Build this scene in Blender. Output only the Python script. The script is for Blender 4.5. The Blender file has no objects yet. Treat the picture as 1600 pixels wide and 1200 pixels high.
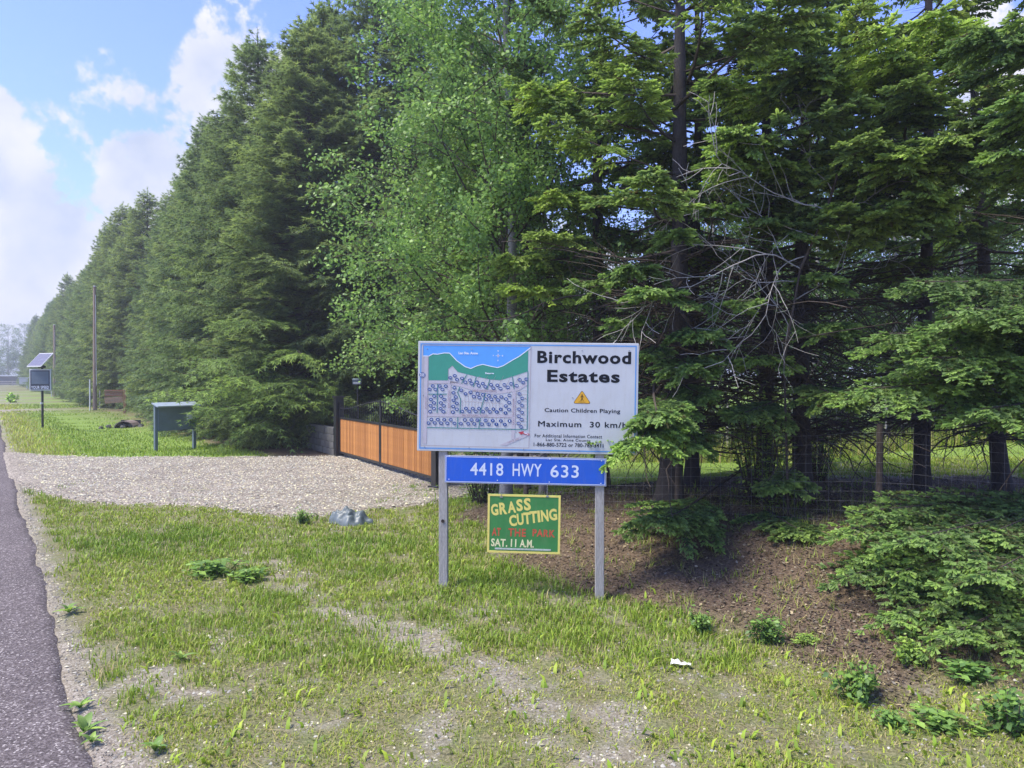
import bpy, math, random
import numpy as np

# ------------------------------------------------------------------ camera
scene = bpy.context.scene
COL = scene.collection
CAM_H = 2.2
F = 1150.0
cam_data = bpy.data.cameras.new('camera')
cam_data.sensor_width = 36.0
cam_data.lens = 36.0 * F / 1600.0
cam_data.clip_start = 0.1
cam_data.clip_end = 3000.0
cam = bpy.data.objects.new('camera', cam_data)
COL.objects.link(cam)
cam.location = (0, 0, CAM_H)
cam.rotation_euler = (math.radians(90 - 0.6), 0, 0)
scene.camera = cam

# ------------------------------------------------------------------ light
SUN_EL, SUN_AZ = 61.0, 252.0        # azimuth clockwise from +Y (the view direction)
el, az = math.radians(SUN_EL), math.radians(SUN_AZ)
sun_dir = (math.sin(az) * math.cos(el), math.cos(az) * math.cos(el), math.sin(el))
sd = bpy.data.lights.new('sun', 'SUN')
sd.energy = 2.5
sd.angle = math.radians(22)
sd.color = (1.0, 0.93, 0.78)
sun = bpy.data.objects.new('sun', sd)
COL.objects.link(sun)
from mathutils import Vector, Matrix
sun.rotation_euler = Vector(sun_dir).to_track_quat('Z', 'Y').to_euler()
sun.location = (0, 0, 40)

scene.view_settings.view_transform = 'Standard'
scene.view_settings.look = 'None'
scene.view_settings.gamma = 1.0
scene.view_settings.exposure = 1.55
scene.view_settings.use_curve_mapping = False
scene.render.engine = 'CYCLES'
cy = scene.cycles
cy.max_bounces = 8
cy.diffuse_bounces = 5
cy.glossy_bounces = 2
cy.transmission_bounces = 4
cy.transparent_max_bounces = 4
cy.volume_bounces = 0
cy.use_denoising = True
cy.sample_clamp_indirect = 6.0


def px_dir(px, py):
    v = Vector(((px - 800) / F, 1.0, -(py - 600) / F))
    v.rotate(Matrix.Rotation(math.radians(-0.6), 3, 'X'))
    return v.normalized()


def build_world():
    w = bpy.data.worlds.new('World')
    scene.world = w
    w.use_nodes = True
    nt = w.node_tree
    N, L = nt.nodes, nt.links
    for n in list(N):
        N.remove(n)

    def m(op, a, b=None, c=None):
        n = N.new('ShaderNodeMath'); n.operation = op
        for i, v in enumerate((a, b, c)):
            if v is None: continue
            if isinstance(v, (int, float)): n.inputs[i].default_value = v
            else: L.new(v, n.inputs[i])
        return n.outputs[0]
    out = N.new('ShaderNodeOutputWorld')
    sky = N.new('ShaderNodeTexSky')
    sky.sky_type = 'NISHITA'
    sky.sun_disc = False
    sky.sun_elevation = el
    sky.sun_rotation = az
    sky.air_density = 1.3
    sky.dust_density = 0.6
    sky.ozone_density = 4.0
    bg = N.new('ShaderNodeBackground'); bg.inputs[1].default_value = 0.115
    tint = N.new('ShaderNodeMix'); tint.data_type = 'RGBA'; tint.blend_type = 'MULTIPLY'; tint.inputs[0].default_value = 1.0
    tint.inputs[7].default_value = (0.62, 0.60, 0.98, 1)
    L.new(sky.outputs[0], tint.inputs[6]); L.new(tint.outputs[2], bg.inputs[0])
    tc = N.new('ShaderNodeTexCoord')
    D = tc.outputs['Generated']
    sep = N.new('ShaderNodeSeparateXYZ'); L.new(D, sep.inputs[0])
    # project on a plane high above so that cloud shapes flatten towards the horizon
    zz = m('MAXIMUM', sep.outputs[2], 0.0)
    den = m('ADD', zz, 0.22)
    cmb = N.new('ShaderNodeCombineXYZ')
    L.new(m('DIVIDE', sep.outputs[0], den), cmb.inputs[0])
    L.new(m('DIVIDE', sep.outputs[1], den), cmb.inputs[1])
    nz = N.new('ShaderNodeTexNoise'); nz.inputs['Scale'].default_value = 9.0
    nz.inputs['Detail'].default_value = 9.0; nz.inputs['Roughness'].default_value = 0.56
    L.new(D, nz.inputs['Vector'])
    nb = N.new('ShaderNodeTexNoise'); nb.inputs['Scale'].default_value = 1.5
    nb.inputs['Detail'].default_value = 8.0; nb.inputs['Roughness'].default_value = 0.6
    L.new(cmb.outputs[0], nb.inputs['Vector'])
    # the cumulus clouds over the road
    blobs = [(-70, 235, 5.0), (-30, 350, 5.4), (80, 372, 3.8), (150, 385, 2.6), (20, 440, 5.0), (110, 440, 4.4), (60, 530, 4.0, .5), (200, 470, 5.0, .6),
             (182, 138, 2.6, .42), (205, 155, 2.4, .38), (95, 185, 2.5, .12), (345, 125, 3.7), (400, 150, 5.5), (330, 180, 3.6), (215, 262, 3.4), (270, 300, 4.6), (190, 300, 2.2), (330, 340, 6.0),
             (1500, 330, 6.0), (1650, 120, 7), (1180, 520, 7), (840, 560, 10), (-400, 380, 16), (-900, 300, 20), (2100, 350, 20)]
    acc = None
    blobs = [b if len(b) == 4 else (*b, 1.0) for b in blobs]
    for (px, py, rad, hh) in blobs:
        d = px_dir(px, py)
        dot = N.new('ShaderNodeVectorMath'); dot.operation = 'DISTANCE'
        L.new(D, dot.inputs[0]); dot.inputs[1].default_value = d
        v = m('MULTIPLY', hh, m('SUBTRACT', 1.0, m('DIVIDE', dot.outputs['Value'], 2 * math.sin(math.radians(rad) / 2))))
        acc = v if acc is None else m('MAXIMUM', acc, v)
    acc = m('MINIMUM', m('MAXIMUM', acc, -0.6), 0.5)
    big = m('MULTIPLY', m('SUBTRACT', nb.outputs[0], 0.60), 4.0)     # scattered clouds elsewhere
    # only behind and beside the camera the scattered ones take over
    behind = m('SUBTRACT', 0.0, sep.outputs[1])
    big = m('MINIMUM', big, m('ADD', m('MULTIPLY', behind, 4.0), 0.2))
    tot = m('MAXIMUM', acc, big)
    nf = N.new('ShaderNodeTexNoise'); nf.inputs['Scale'].default_value = 30.0; nf.inputs['Detail'].default_value = 7.0; nf.inputs['Roughness'].default_value = 0.6
    L.new(D, nf.inputs['Vector'])
    dens = m('ADD', tot, m('MULTIPLY', m('SUBTRACT', nz.outputs[0], 0.5), 1.2))
    dens = m('ADD', dens, m('MULTIPLY', m('SUBTRACT', nf.outputs[0], 0.5), 1.6))
    mr = N.new('ShaderNodeMapRange'); mr.interpolation_type = 'SMOOTHSTEP'
    L.new(dens, mr.inputs[0]); mr.inputs[1].default_value = 0.0; mr.inputs[2].default_value = 0.33
    # cloud brightness: bright tops, greyer bodies
    shade = N.new('ShaderNodeTexNoise'); shade.inputs['Scale'].default_value = 9.0; shade.inputs['Detail'].default_value = 9
    mp = N.new('ShaderNodeMapping'); mp.inputs['Location'].default_value = (0.3, 0.1, 0.05)
    L.new(D, mp.inputs[0]); L.new(mp.outputs[0], shade.inputs['Vector'])
    cr = N.new('ShaderNodeValToRGB')
    cr.color_ramp.elements[0].position = 0.3; cr.color_ramp.elements[0].color = (0.50, 0.57, 0.72, 1)
    cr.color_ramp.elements[1].position = 0.66; cr.color_ramp.elements[1].color = (0.92, 0.89, 0.93, 1)
    L.new(shade.outputs[0], cr.inputs[0])
    cb = N.new('ShaderNodeBackground'); cb.inputs[1].default_value = 0.415
    L.new(cr.outputs[0], cb.inputs[0])
    # horizon veil
    hz = N.new('ShaderNodeMapRange'); hz.interpolation_type = 'SMOOTHSTEP'
    L.new(sep.outputs[2], hz.inputs[0]); hz.inputs[1].default_value = 0.0; hz.inputs[2].default_value = 0.17
    hz.inputs[3].default_value = 0.85; hz.inputs[4].default_value = 0.0
    hb = N.new('ShaderNodeBackground'); hb.inputs[0].default_value = (0.52, 0.58, 0.74, 1); hb.inputs[1].default_value = 0.36
    mixh = N.new('ShaderNodeMixShader'); L.new(hz.outputs[0], mixh.inputs[0]); L.new(bg.outputs[0], mixh.inputs[1]); L.new(hb.outputs[0], mixh.inputs[2])
    mix = N.new('ShaderNodeMixShader')
    L.new(m('MULTIPLY', mr.outputs[0], 0.95), mix.inputs[0]); L.new(mixh.outputs[0], mix.inputs[1]); L.new(cb.outputs[0], mix.inputs[2])
    L.new(mix.outputs[0], out.inputs[0])


build_world()

# ------------------------------------------------------------------ helpers
rng = np.random.default_rng(7)
random.seed(7)
TH = math.atan(0.715)
RS, RC = math.sin(TH), math.cos(TH)


def road_xy(s, o):                      # s metres along the road, o metres to its right
    return (-s * RS + o * RC, s * RC + o * RS)


def to_so(x, y):
    return (-x * RS + y * RC, x * RC + y * RS)


def gp(px, py, z=0.0):                  # ground point seen at that pixel of the photograph
    d = (CAM_H - z) * F / (py - 588.0)
    return ((px - 800) / F * d, d)


def P(px, py, d):
    return np.array([(px - 800) / F * d, d, CAM_H + (588.0 - py) / F * d])


def vhash(ix, iy, seed):
    h = (ix.astype(np.int64) * 374761393 + iy.astype(np.int64) * 668265263 + seed * 982451653) & 0x7fffffff
    h = ((h ^ (h >> 13)) * 1274126177) & 0x7fffffff
    h = h ^ (h >> 16)
    return (h & 0xffff) / 65535.0


def vnoise(x, y, scale=1.0, seed=0, octaves=1):
    x = np.asarray(x, float) / scale; y = np.asarray(y, float) / scale
    tot = 0.0; amp = 1.0; norm = 0.0
    for k in range(octaves):
        ix = np.floor(x); iy = np.floor(y)
        fx = x - ix; fy = y - iy
        fx = fx * fx * (3 - 2 * fx); fy = fy * fy * (3 - 2 * fy)
        a = vhash(ix, iy, seed + k); b = vhash(ix + 1, iy, seed + k)
        c = vhash(ix, iy + 1, seed + k); d = vhash(ix + 1, iy + 1, seed + k)
        tot = tot + amp * ((a * (1 - fx) + b * fx) * (1 - fy) + (c * (1 - fx) + d * fx) * fy)
        norm += amp; amp *= 0.5; x = x * 2.03 + 7.1; y = y * 2.03 + 3.7
    return tot / norm


def sstep(a, b, v):
    t = np.clip((np.asarray(v, float) - a) / (b - a), 0, 1)
    return t * t * (3 - 2 * t)


def poly_sd(x, y, poly):                # signed distance, positive inside
    x = np.asarray(x, float); y = np.asarray(y, float)
    poly = np.array(poly, float)
    dmin = np.full(x.shape, 1e9); inside = np.zeros(x.shape, bool)
    n = len(poly)
    for i in range(n):
        ax, ay = poly[i]; bx, by = poly[(i + 1) % n]
        ex, ey = bx - ax, by - ay
        t = np.clip(((x - ax) * ex + (y - ay) * ey) / (ex * ex + ey * ey + 1e-12), 0, 1)
        dx = x - ax - t * ex; dy = y - ay - t * ey
        dmin = np.minimum(dmin, np.hypot(dx, dy))
        c = ((ay > y) != (by > y)) & (x < (bx - ax) * (y - ay) / ((by - ay) + 1e-12) + ax)
        inside ^= c
    return np.where(inside, dmin, -dmin)


def mesh_from(name, verts, tris, attr=None, smooth=False, mats=(), mat_idx=None):
    me = bpy.data.meshes.new(name)
    verts = np.asarray(verts, np.float32); tris = np.asarray(tris, np.int32)
    k = tris.shape[1]
    me.vertices.add(len(verts)); me.vertices.foreach_set('co', verts.ravel())
    me.loops.add(tris.size); me.loops.foreach_set('vertex_index', tris.ravel())
    me.polygons.add(len(tris))
    me.polygons.foreach_set('loop_start', np.arange(0, tris.size, k, dtype=np.int32))
    if smooth:
        me.polygons.foreach_set('use_smooth', np.ones(len(tris), bool))
    for mm in mats:
        me.materials.append(mm)
    if mat_idx is not None:
        me.polygons.foreach_set('material_index', np.asarray(mat_idx, np.int32))
    me.update(calc_edges=True)
    if attr is not None:
        attr = np.asarray(attr, np.float32)
        if attr.shape[1] == 3:
            attr = np.concatenate([attr, np.ones((len(attr), 1), np.float32)], 1)
        a = me.color_attributes.new('Col', 'FLOAT_COLOR', 'POINT')
        a.data.foreach_set('color', attr.ravel())
    return me


def link(name, data, parent=None, **props):
    o = bpy.data.objects.new(name, data)
    COL.objects.link(o)
    if parent is not None:
        o.parent = parent
    for k, v in props.items():
        if v is not None: o[k] = v
    return o


def thing(name, label, category, loc=(0, 0, 0), rz=0.0, group=None):
    o = link(name, None, label=label, category=category, group=group)
    o.empty_display_size = 0.2
    o.location = loc; o.rotation_euler = (0, 0, rz)
    return o


class MB:
    """collects boxes, tubes, polygons into one mesh"""
    def __init__(self):
        self.v = []; self.f = []; self.m = []; self.n = 0

    def add(self, verts, faces, mi=0):
        verts = np.asarray(verts, float)
        self.v.append(verts)
        for f in faces:
            self.f.append([i + self.n for i in f]); self.m.append(mi)
        self.n += len(verts)
        return self

    def box(self, c, size, rot=None, mi=0):
        sx, sy, sz = [s / 2 for s in size]
        v = np.array([[x, y, z] for x in (-sx, sx) for y in (-sy, sy) for z in (-sz, sz)])
        if rot is not None:
            v = v @ np.array(rot.to_3x3()).T if hasattr(rot, 'to_3x3') else v @ np.array(rot).T
        v = v + np.array(c)
        return self.add(v, [(0, 1, 3, 2), (4, 6, 7, 5), (0, 4, 5, 1), (2, 3, 7, 6), (0, 2, 6, 4), (1, 5, 7, 3)], mi)

    def tube(self, p0, p1, r0, r1=None, n=10, mi=0, caps=True):
        r1 = r0 if r1 is None else r1
        p0 = np.array(p0, float); p1 = np.array(p1, float)
        d = p1 - p0; d /= np.linalg.norm(d) + 1e-9
        u = np.cross(d, [0, 0, 1.0] if abs(d[2]) < .9 else [1.0, 0, 0]); u /= np.linalg.norm(u)
        w = np.cross(d, u)
        a = np.linspace(0, 2 * math.pi, n, endpoint=False)
        ring = np.outer(np.cos(a), u) + np.outer(np.sin(a), w)
        v = np.concatenate([p0 + ring * r0, p1 + ring * r1])
        f = [(i, (i + 1) % n, n + (i + 1) % n, n + i) for i in range(n)]
        if caps: f += [tuple(range(n))[::-1], tuple(range(n, 2 * n))]
        return self.add(v, f, mi)

    def poly(self, pts2, y, mi=0):       # flat polygon in the xz plane at depth y, facing -y
        pts = [(p[0], y, p[1]) for p in pts2]
        a = sum(pts2[i][0] * pts2[(i + 1) % len(pts2)][1] - pts2[(i + 1) % len(pts2)][0] * pts2[i][1] for i in range(len(pts2)))
        idx = list(range(len(pts)))
        if a < 0: idx = idx[::-1]
        return self.add(pts, [idx], mi)

    def ellipse(self, cx, cz, rx, rz, y, mi=0, n=14):
        return self.poly([(cx + rx * math.cos(2 * math.pi * i / n), cz + rz * math.sin(2 * math.pi * i / n)) for i in range(n)], y, mi)

    def line(self, pts, w, y, mi=0):
        for a, b in zip(pts[:-1], pts[1:]):
            dx, dz = b[0] - a[0], b[1] - a[1]; l = math.hypot(dx, dz) + 1e-9
            nx, nz = -dz / l * w / 2, dx / l * w / 2
            self.poly([(a[0] + nx, a[1] + nz), (a[0] - nx, a[1] - nz), (b[0] - nx, b[1] - nz), (b[0] + nx, b[1] + nz)], y, mi)
        return self

    def build(self, name, mats, parent=None, bevel=0.0, smooth=False, **props):
        me = bpy.data.meshes.new(name)
        me.from_pydata(np.concatenate(self.v).tolist(), [], self.f)
        mats = mats if isinstance(mats, (list, tuple)) else [mats]
        for mm in mats: me.materials.append(mm)
        me.polygons.foreach_set('material_index', self.m)
        if smooth: me.polygons.foreach_set('use_smooth', [True] * len(self.f))
        me.update()
        o = link(name, me, parent, **props)
        if bevel:
            b = o.modifiers.new('bevel', 'BEVEL'); b.width = bevel; b.segments = 2; b.limit_method = 'ANGLE'
        return o


# ------------------------------------------------------------------ materials
def new_mat(name):
    m = bpy.data.materials.new(name); m.use_nodes = True
    nt = m.node_tree
    return m, nt, nt.nodes['Principled BSDF'], nt.nodes['Material Output']


def ramp(nt, src, stops):
    n = nt.nodes.new('ShaderNodeValToRGB')
    e = n.color_ramp.elements
    while len(e) < len(stops): e.new(0.5)
    for i, (p, c) in enumerate(stops):
        e[i].position = p; e[i].color = (*c, 1)
    nt.links.new(src, n.inputs[0])
    return n.outputs[0]


def noise(nt, scale, detail=4, rough=0.6, vec=None, dist=0.0):
    n = nt.nodes.new('ShaderNodeTexNoise')
    n.inputs['Scale'].default_value = scale; n.inputs['Detail'].default_value = detail
    n.inputs['Roughness'].default_value = rough; n.inputs['Distortion'].default_value = dist
    if vec is not None: nt.links.new(vec, n.inputs['Vector'])
    return n.outputs[0]


def coords(nt, kind='Object', scale=None):
    n = nt.nodes.new('ShaderNodeTexCoord')
    v = n.outputs[kind]
    if scale is not None:
        mp = nt.nodes.new('ShaderNodeMapping'); mp.inputs['Scale'].default_value = scale
        nt.links.new(v, mp.inputs[0]); v = mp.outputs[0]
    return v


def mixc(nt, fac, a, b, mode='MIX'):
    n = nt.nodes.new('ShaderNodeMix'); n.data_type = 'RGBA'; n.blend_type = mode
    for s, v in ((0, fac), (6, a), (7, b)):
        if isinstance(v, (int, float)): n.inputs[s].default_value = v
        elif isinstance(v, tuple): n.inputs[s].default_value = (*v, 1)
        else: nt.links.new(v, n.inputs[s])
    return n.outputs[2]


def bump(nt, bsdf, h, strength=0.4, dist=0.02):
    n = nt.nodes.new('ShaderNodeBump'); n.inputs['Strength'].default_value = strength; n.inputs['Distance'].default_value = dist
    nt.links.new(h, n.inputs['Height']); nt.links.new(n.outputs[0], bsdf.inputs['Normal'])


def simple(name, c, rough=0.6, var=0.15, scale=12.0, metal=0.0, bmp=0.0, stretch=None, spec=0.5):
    m, nt, b, o = new_mat(name)
    v = coords(nt, 'Object', stretch)
    n = noise(nt, scale, 5, 0.65, v)
    lo = tuple(x * (1 - var) for x in c); hi = tuple(min(1, x * (1 + var)) for x in c)
    nt.links.new(ramp(nt, n, [(0.3, lo), (0.7, hi)]), b.inputs['Base Color'])
    b.inputs['Roughness'].default_value = rough; b.inputs['Metallic'].default_value = metal
    b.inputs['Specular IOR Level'].default_value = spec
    if bmp: bump(nt, b, n, bmp, 0.01)
    return m


def foliage(name, dark, light, trans=0.3, rough=0.55, extra=None):
    """Col.r = new growth amount, Col.g = random per spray, Col.b = browning"""
    m, nt, b, o = new_mat(name)
    at = nt.nodes.new('ShaderNodeAttribute'); at.attribute_name = 'Col'
    sp = nt.nodes.new('ShaderNodeSeparateColor'); nt.links.new(at.outputs['Color'], sp.inputs[0])
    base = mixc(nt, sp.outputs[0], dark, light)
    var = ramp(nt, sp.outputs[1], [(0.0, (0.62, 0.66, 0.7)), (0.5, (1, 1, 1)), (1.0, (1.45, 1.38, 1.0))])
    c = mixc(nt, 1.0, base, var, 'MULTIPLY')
    c = mixc(nt, sp.outputs[2], c, extra or (0.10, 0.065, 0.03))
    oi = nt.nodes.new('ShaderNodeObjectInfo')
    ov = ramp(nt, oi.outputs['Random'], [(0.0, (0.74, 0.82, 0.86)), (1.0, (1.2, 1.12, 1.0))])
    c = mixc(nt, 1.0, c, ov, 'MULTIPLY')
    nt.links.new(c, b.inputs['Base Color'])
    b.inputs['Roughness'].default_value = rough
    b.inputs['Specular IOR Level'].default_value = 0.35
    tr = nt.nodes.new('ShaderNodeBsdfTranslucent'); nt.links.new(c, tr.inputs[0])
    mx = nt.nodes.new('ShaderNodeMixShader'); mx.inputs[0].default_value = trans
    nt.links.new(b.outputs[0], mx.inputs[1]); nt.links.new(tr.outputs[0], mx.inputs[2])
    nt.links.new(mx.outputs[0], o.inputs[0])
    return m


def bark(name, lo, hi, scale=(14, 14, 3), bmp=0.8):
    m, nt, b, o = new_mat(name)
    v = coords(nt, 'Object', scale)
    n1 = noise(nt, 2.0, 8, 0.7, v, 0.4); n2 = noise(nt, 9.0, 4, 0.6, v)
    c = ramp(nt, n1, [(0.3, lo), (0.7, hi)])
    c = mixc(nt, 0.35, c, ramp(nt, n2, [(0.35, tuple(x * .5 for x in lo)), (0.65, tuple(x * 1.4 for x in hi))]))
    nt.links.new(c, b.inputs['Base Color']); b.inputs['Roughness'].default_value = 0.9
    bump(nt, b, n1, bmp, 0.03)
    return m


M = {}
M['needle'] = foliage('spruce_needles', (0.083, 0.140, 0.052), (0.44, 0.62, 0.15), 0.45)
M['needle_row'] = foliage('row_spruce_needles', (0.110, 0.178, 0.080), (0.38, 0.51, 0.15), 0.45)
M['birch'] = foliage('birch_leaves', (0.155, 0.285, 0.070), (0.36, 0.54, 0.15), 0.44, 0.45)
M['wood'] = foliage('wood_leaves', (0.065, 0.14, 0.034), (0.17, 0.28, 0.06), 0.35, 0.5)
M['weed'] = foliage('weed_leaves', (0.12, 0.23, 0.055), (0.27, 0.42, 0.10), 0.35, 0.45)
M['grass'] = foliage('grass_blades', (0.155, 0.275, 0.028), (0.39, 0.47, 0.07), 0.3, 0.6, (0.42, 0.35, 0.18))
M['litter'] = foliage('leaf_litter', (0.10, 0.074, 0.052), (0.34, 0.285, 0.21), 0.05, 0.85, (0.05, 0.03, 0.02))
M['stone'] = foliage('gravel_stones', (0.26, 0.225, 0.18), (0.58, 0.53, 0.44), 0.0, 0.85, (0.14, 0.12, 0.11))
M['bark'] = bark('spruce_bark', (0.022, 0.019, 0.017), (0.075, 0.064, 0.056))
M['bark_birch'] = bark('birch_bark', (0.16, 0.145, 0.125), (0.42, 0.40, 0.36), (6, 6, 22), 0.3)
M['twig'] = simple('dead_twig_bark', (0.075, 0.058, 0.045), 0.9, 0.4, 30)
M['twig_pale'] = simple('bleached_twig_bark', (0.36, 0.34, 0.30), 0.85, 0.35, 30)
M['post'] = bark('weathered_post_wood', (0.26, 0.24, 0.205), (0.46, 0.44, 0.40), (30, 30, 2.2), 0.35)
M['alu'] = simple('aluminium', (0.55, 0.57, 0.6), 0.45, 0.1, 20, 0.7)
M['white'] = simple('white_sign_sheeting', (0.54, 0.56, 0.555), 0.42, 0.05, 3)
def grime(mat, amt, tone=(0.42, 0.38, 0.30)):
    nt = mat.node_tree; b = nt.nodes['Principled BSDF']
    src = b.inputs['Base Color'].links[0].from_socket
    n1 = noise(nt, 3.0, 8, 0.7, coords(nt, 'Object', (9, 9, 1.2))); n2 = noise(nt, 30.0, 5, 0.7, coords(nt, 'Object'))
    f = ramp(nt, n1, [(0.5, (0, 0, 0)), (0.8, (amt,) * 3)])
    c = mixc(nt, f, src, tone)
    nt.links.new(mixc(nt, ramp(nt, n2, [(0.62, (0, 0, 0)), (0.75, (amt * .8,) * 3)]), c, tone), b.inputs['Base Color'])


grime(M['white'], .35)
M['blue_line'] = simple('blue_border_print', (0.10, 0.30, 0.62), 0.45, 0.05)
M['black'] = simple('black_lettering', (0.010, 0.012, 0.016), 0.6, 0.1, spec=0.2)
M['lake'] = simple('lake_blue_print', (0.10, 0.36, 0.78), 0.45, 0.05)
M['green_print'] = simple('reserve_green_print', (0.045, 0.30, 0.20), 0.45, 0.05)
M['teal'] = simple('teal_line_print', (0.06, 0.22, 0.22), 0.45, 0.05)
M['navy'] = simple('navy_marker_print', (0.025, 0.07, 0.24), 0.45, 0.05)
M['road_print'] = simple('road_grey_print', (0.50, 0.47, 0.49), 0.45, 0.05)
M['white_print'] = simple('white_print', (0.78, 0.82, 0.85), 0.45, 0.03)
M['thin_print'] = simple('mauve_line_print', (0.36, 0.28, 0.31), 0.45, 0.03)
M['red_print'] = simple('red_arrow_print', (0.48, 0.05, 0.07), 0.45, 0.05)
M['amber'] = simple('amber_warning_print', (0.72, 0.38, 0.02), 0.45, 0.05)
M['blue_plate'] = simple('blue_plate_sheeting', (0.012, 0.105, 0.56), 0.38, 0.06, 4)
M['plate_text'] = simple('silver_plate_lettering', (0.66, 0.72, 0.80), 0.4, 0.04)
M['green_board'] = simple('green_painted_board', (0.045, 0.235, 0.055), 0.6, 0.12, 8)
M['yellow'] = simple('yellow_paint', (0.80, 0.68, 0.16), 0.6, 0.08, 20)
M['cream'] = simple('cream_paint', (0.82, 0.78, 0.42), 0.6, 0.06, 20)
M['red_paint'] = simple('faded_red_paint', (0.55, 0.095, 0.04), 0.65, 0.3, 60)
M['whitewash'] = simple('worn_white_paint', (0.50, 0.55, 0.48), 0.7, 0.3, 40)
grime(M['blue_plate'], .16, (.25, .3, .4)); grime(M['green_board'], .3, (.2, .22, .12))
M['steel'] = simple('zinc_steel', (0.4, 0.4, 0.4), 0.4, 0.15, 30, 0.8)
M['gate_black'] = simple('black_gate_steel', (0.018, 0.019, 0.021), 0.4, 0.2, 10)
M['cedar'] = bark('cedar_boards', (0.38, 0.155, 0.038), (0.60, 0.285, 0.08), (16, 16, 1.4), 0.2)
M['slate'] = simple('grey_blue_paint', (0.125, 0.165, 0.19), 0.6, 0.12, 5)
M['slate_light'] = simple('grey_roof_sheet', (0.27, 0.32, 0.37), 0.5, 0.12, 5)
M['concrete'] = simple('grey_concrete', (0.10, 0.10, 0.095), 0.85, 0.25, 6, bmp=0.4)
M['wire'] = simple('galvanised_wire', (0.24, 0.24, 0.235), 0.55, 0.2, 20, 0.3)
M['pole'] = bark('pole_wood', (0.17, 0.125, 0.09), (0.36, 0.27, 0.20), (12, 12, 1.0), 0.3)
M['brown_sign'] = bark('stained_sign_wood', (0.19, 0.085, 0.04), (0.34, 0.17, 0.09), (3, 3, 12), 0.2)
M['tan_sign'] = bark('weathered_sign_board', (0.28, 0.17, 0.10), (0.42, 0.28, 0.18), (3, 3, 12), 0.2)
M['dark_screen'] = simple('dark_display', (0.045, 0.055, 0.06), 0.35, 0.1, 6)
M['solar'] = simple('solar_cell', (0.16, 0.155, 0.18), 0.22, 0.15, 9)
M['pale'] = simple('pale_plastic', (0.62, 0.64, 0.62), 0.55, 0.06)
M['bag'] = simple('grey_green_plastic', (0.10, 0.125, 0.13), 0.45, 0.25, 6, bmp=0.3)
M['rust'] = simple('corrugated_pipe_steel', (0.22, 0.17, 0.15), 0.7, 0.3, 8)
M['lime'] = simple('lime_leaf', (0.38, 0.62, 0.05), 0.5, 0.2, 8)
M['paper'] = simple('crumpled_paper', (0.62, 0.62, 0.58), 0.8, 0.1, 30)


def tint_by_object(mat, lo, hi):
    nt = mat.node_tree; b = nt.nodes['Principled BSDF']
    src = b.inputs['Base Color'].links[0].from_socket
    oi = nt.nodes.new('ShaderNodeObjectInfo')
    nt.links.new(mixc(nt, 1.0, src, ramp(nt, oi.outputs['Random'], [(0.0, lo), (1.0, hi)]), 'MULTIPLY'), b.inputs['Base Color'])


tint_by_object(M['cedar'], (0.62, 0.54, 0.46), (0.95, 0.90, 0.82)); tint_by_object(M['concrete'], (.8, .8, .8), (1.2, 1.2, 1.15))


def ground_mat():
    """Col.r duff, Col.g bare gravel, Col.b lawn"""
    m, nt, b, o = new_mat('verge_soil')
    v = coords(nt, 'Object')
    at = nt.nodes.new('ShaderNodeAttribute'); at.attribute_name = 'Col'
    sp = nt.nodes.new('ShaderNodeSeparateColor'); nt.links.new(at.outputs['Color'], sp.inputs[0])
    n1 = noise(nt, 3.0, 8, 0.65, v); n2 = noise(nt, 42.0, 8, 0.8, v); n3 = noise(nt, 120.0, 3, 0.6, v)
    vo = nt.nodes.new('ShaderNodeTexVoronoi'); vo.inputs['Scale'].default_value = 70.0; nt.links.new(v, vo.inputs['Vector'])
    bw = nt.nodes.new('ShaderNodeSeparateColor'); nt.links.new(vo.outputs['Color'], bw.inputs[0])
    soil = ramp(nt, n2, [(0.32, (0.05, 0.048, 0.024)), (0.5, (0.17, 0.155, 0.08)), (0.66, (0.36, 0.32, 0.19))])
    green = ramp(nt, n2, [(0.32, (0.05, 0.085, 0.02)), (0.5, (0.13, 0.175, 0.055)), (0.68, (0.28, 0.30, 0.13))])
    soil = mixc(nt, ramp(nt, n1, [(0.38, (0.0,) * 3), (0.66, (0.6,) * 3)]), soil, green)
    grav = ramp(nt, bw.outputs[0], [(0.0, (0.15, 0.13, 0.105)), (0.5, (0.28, 0.25, 0.205)), (1.0, (0.50, 0.46, 0.39))])
    grav = mixc(nt, ramp(nt, n3, [(0.35, (0.0,) * 3), (0.65, (0.7,) * 3)]), grav, (0.22, 0.185, 0.15))
    duff = ramp(nt, n2, [(0.32, (0.03, 0.022, 0.016)), (0.5, (0.125, 0.09, 0.062)), (0.68, (0.25, 0.185, 0.13))])
    lawn = ramp(nt, n2, [(0.3, (0.08, 0.14, 0.025)), (0.5, (0.17, 0.26, 0.05)), (0.7, (0.27, 0.34, 0.085))])
    c = mixc(nt, sp.outputs[1], soil, grav)
    c = mixc(nt, sp.outputs[2], c, lawn)
    c = mixc(nt, sp.outputs[0], c, duff)
    nt.links.new(c, b.inputs['Base Color']); b.inputs['Roughness'].default_value = 0.95
    b.inputs['Specular IOR Level'].default_value = 0.15
    bump(nt, b, n2, 0.6, 0.03)
    return m


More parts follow.
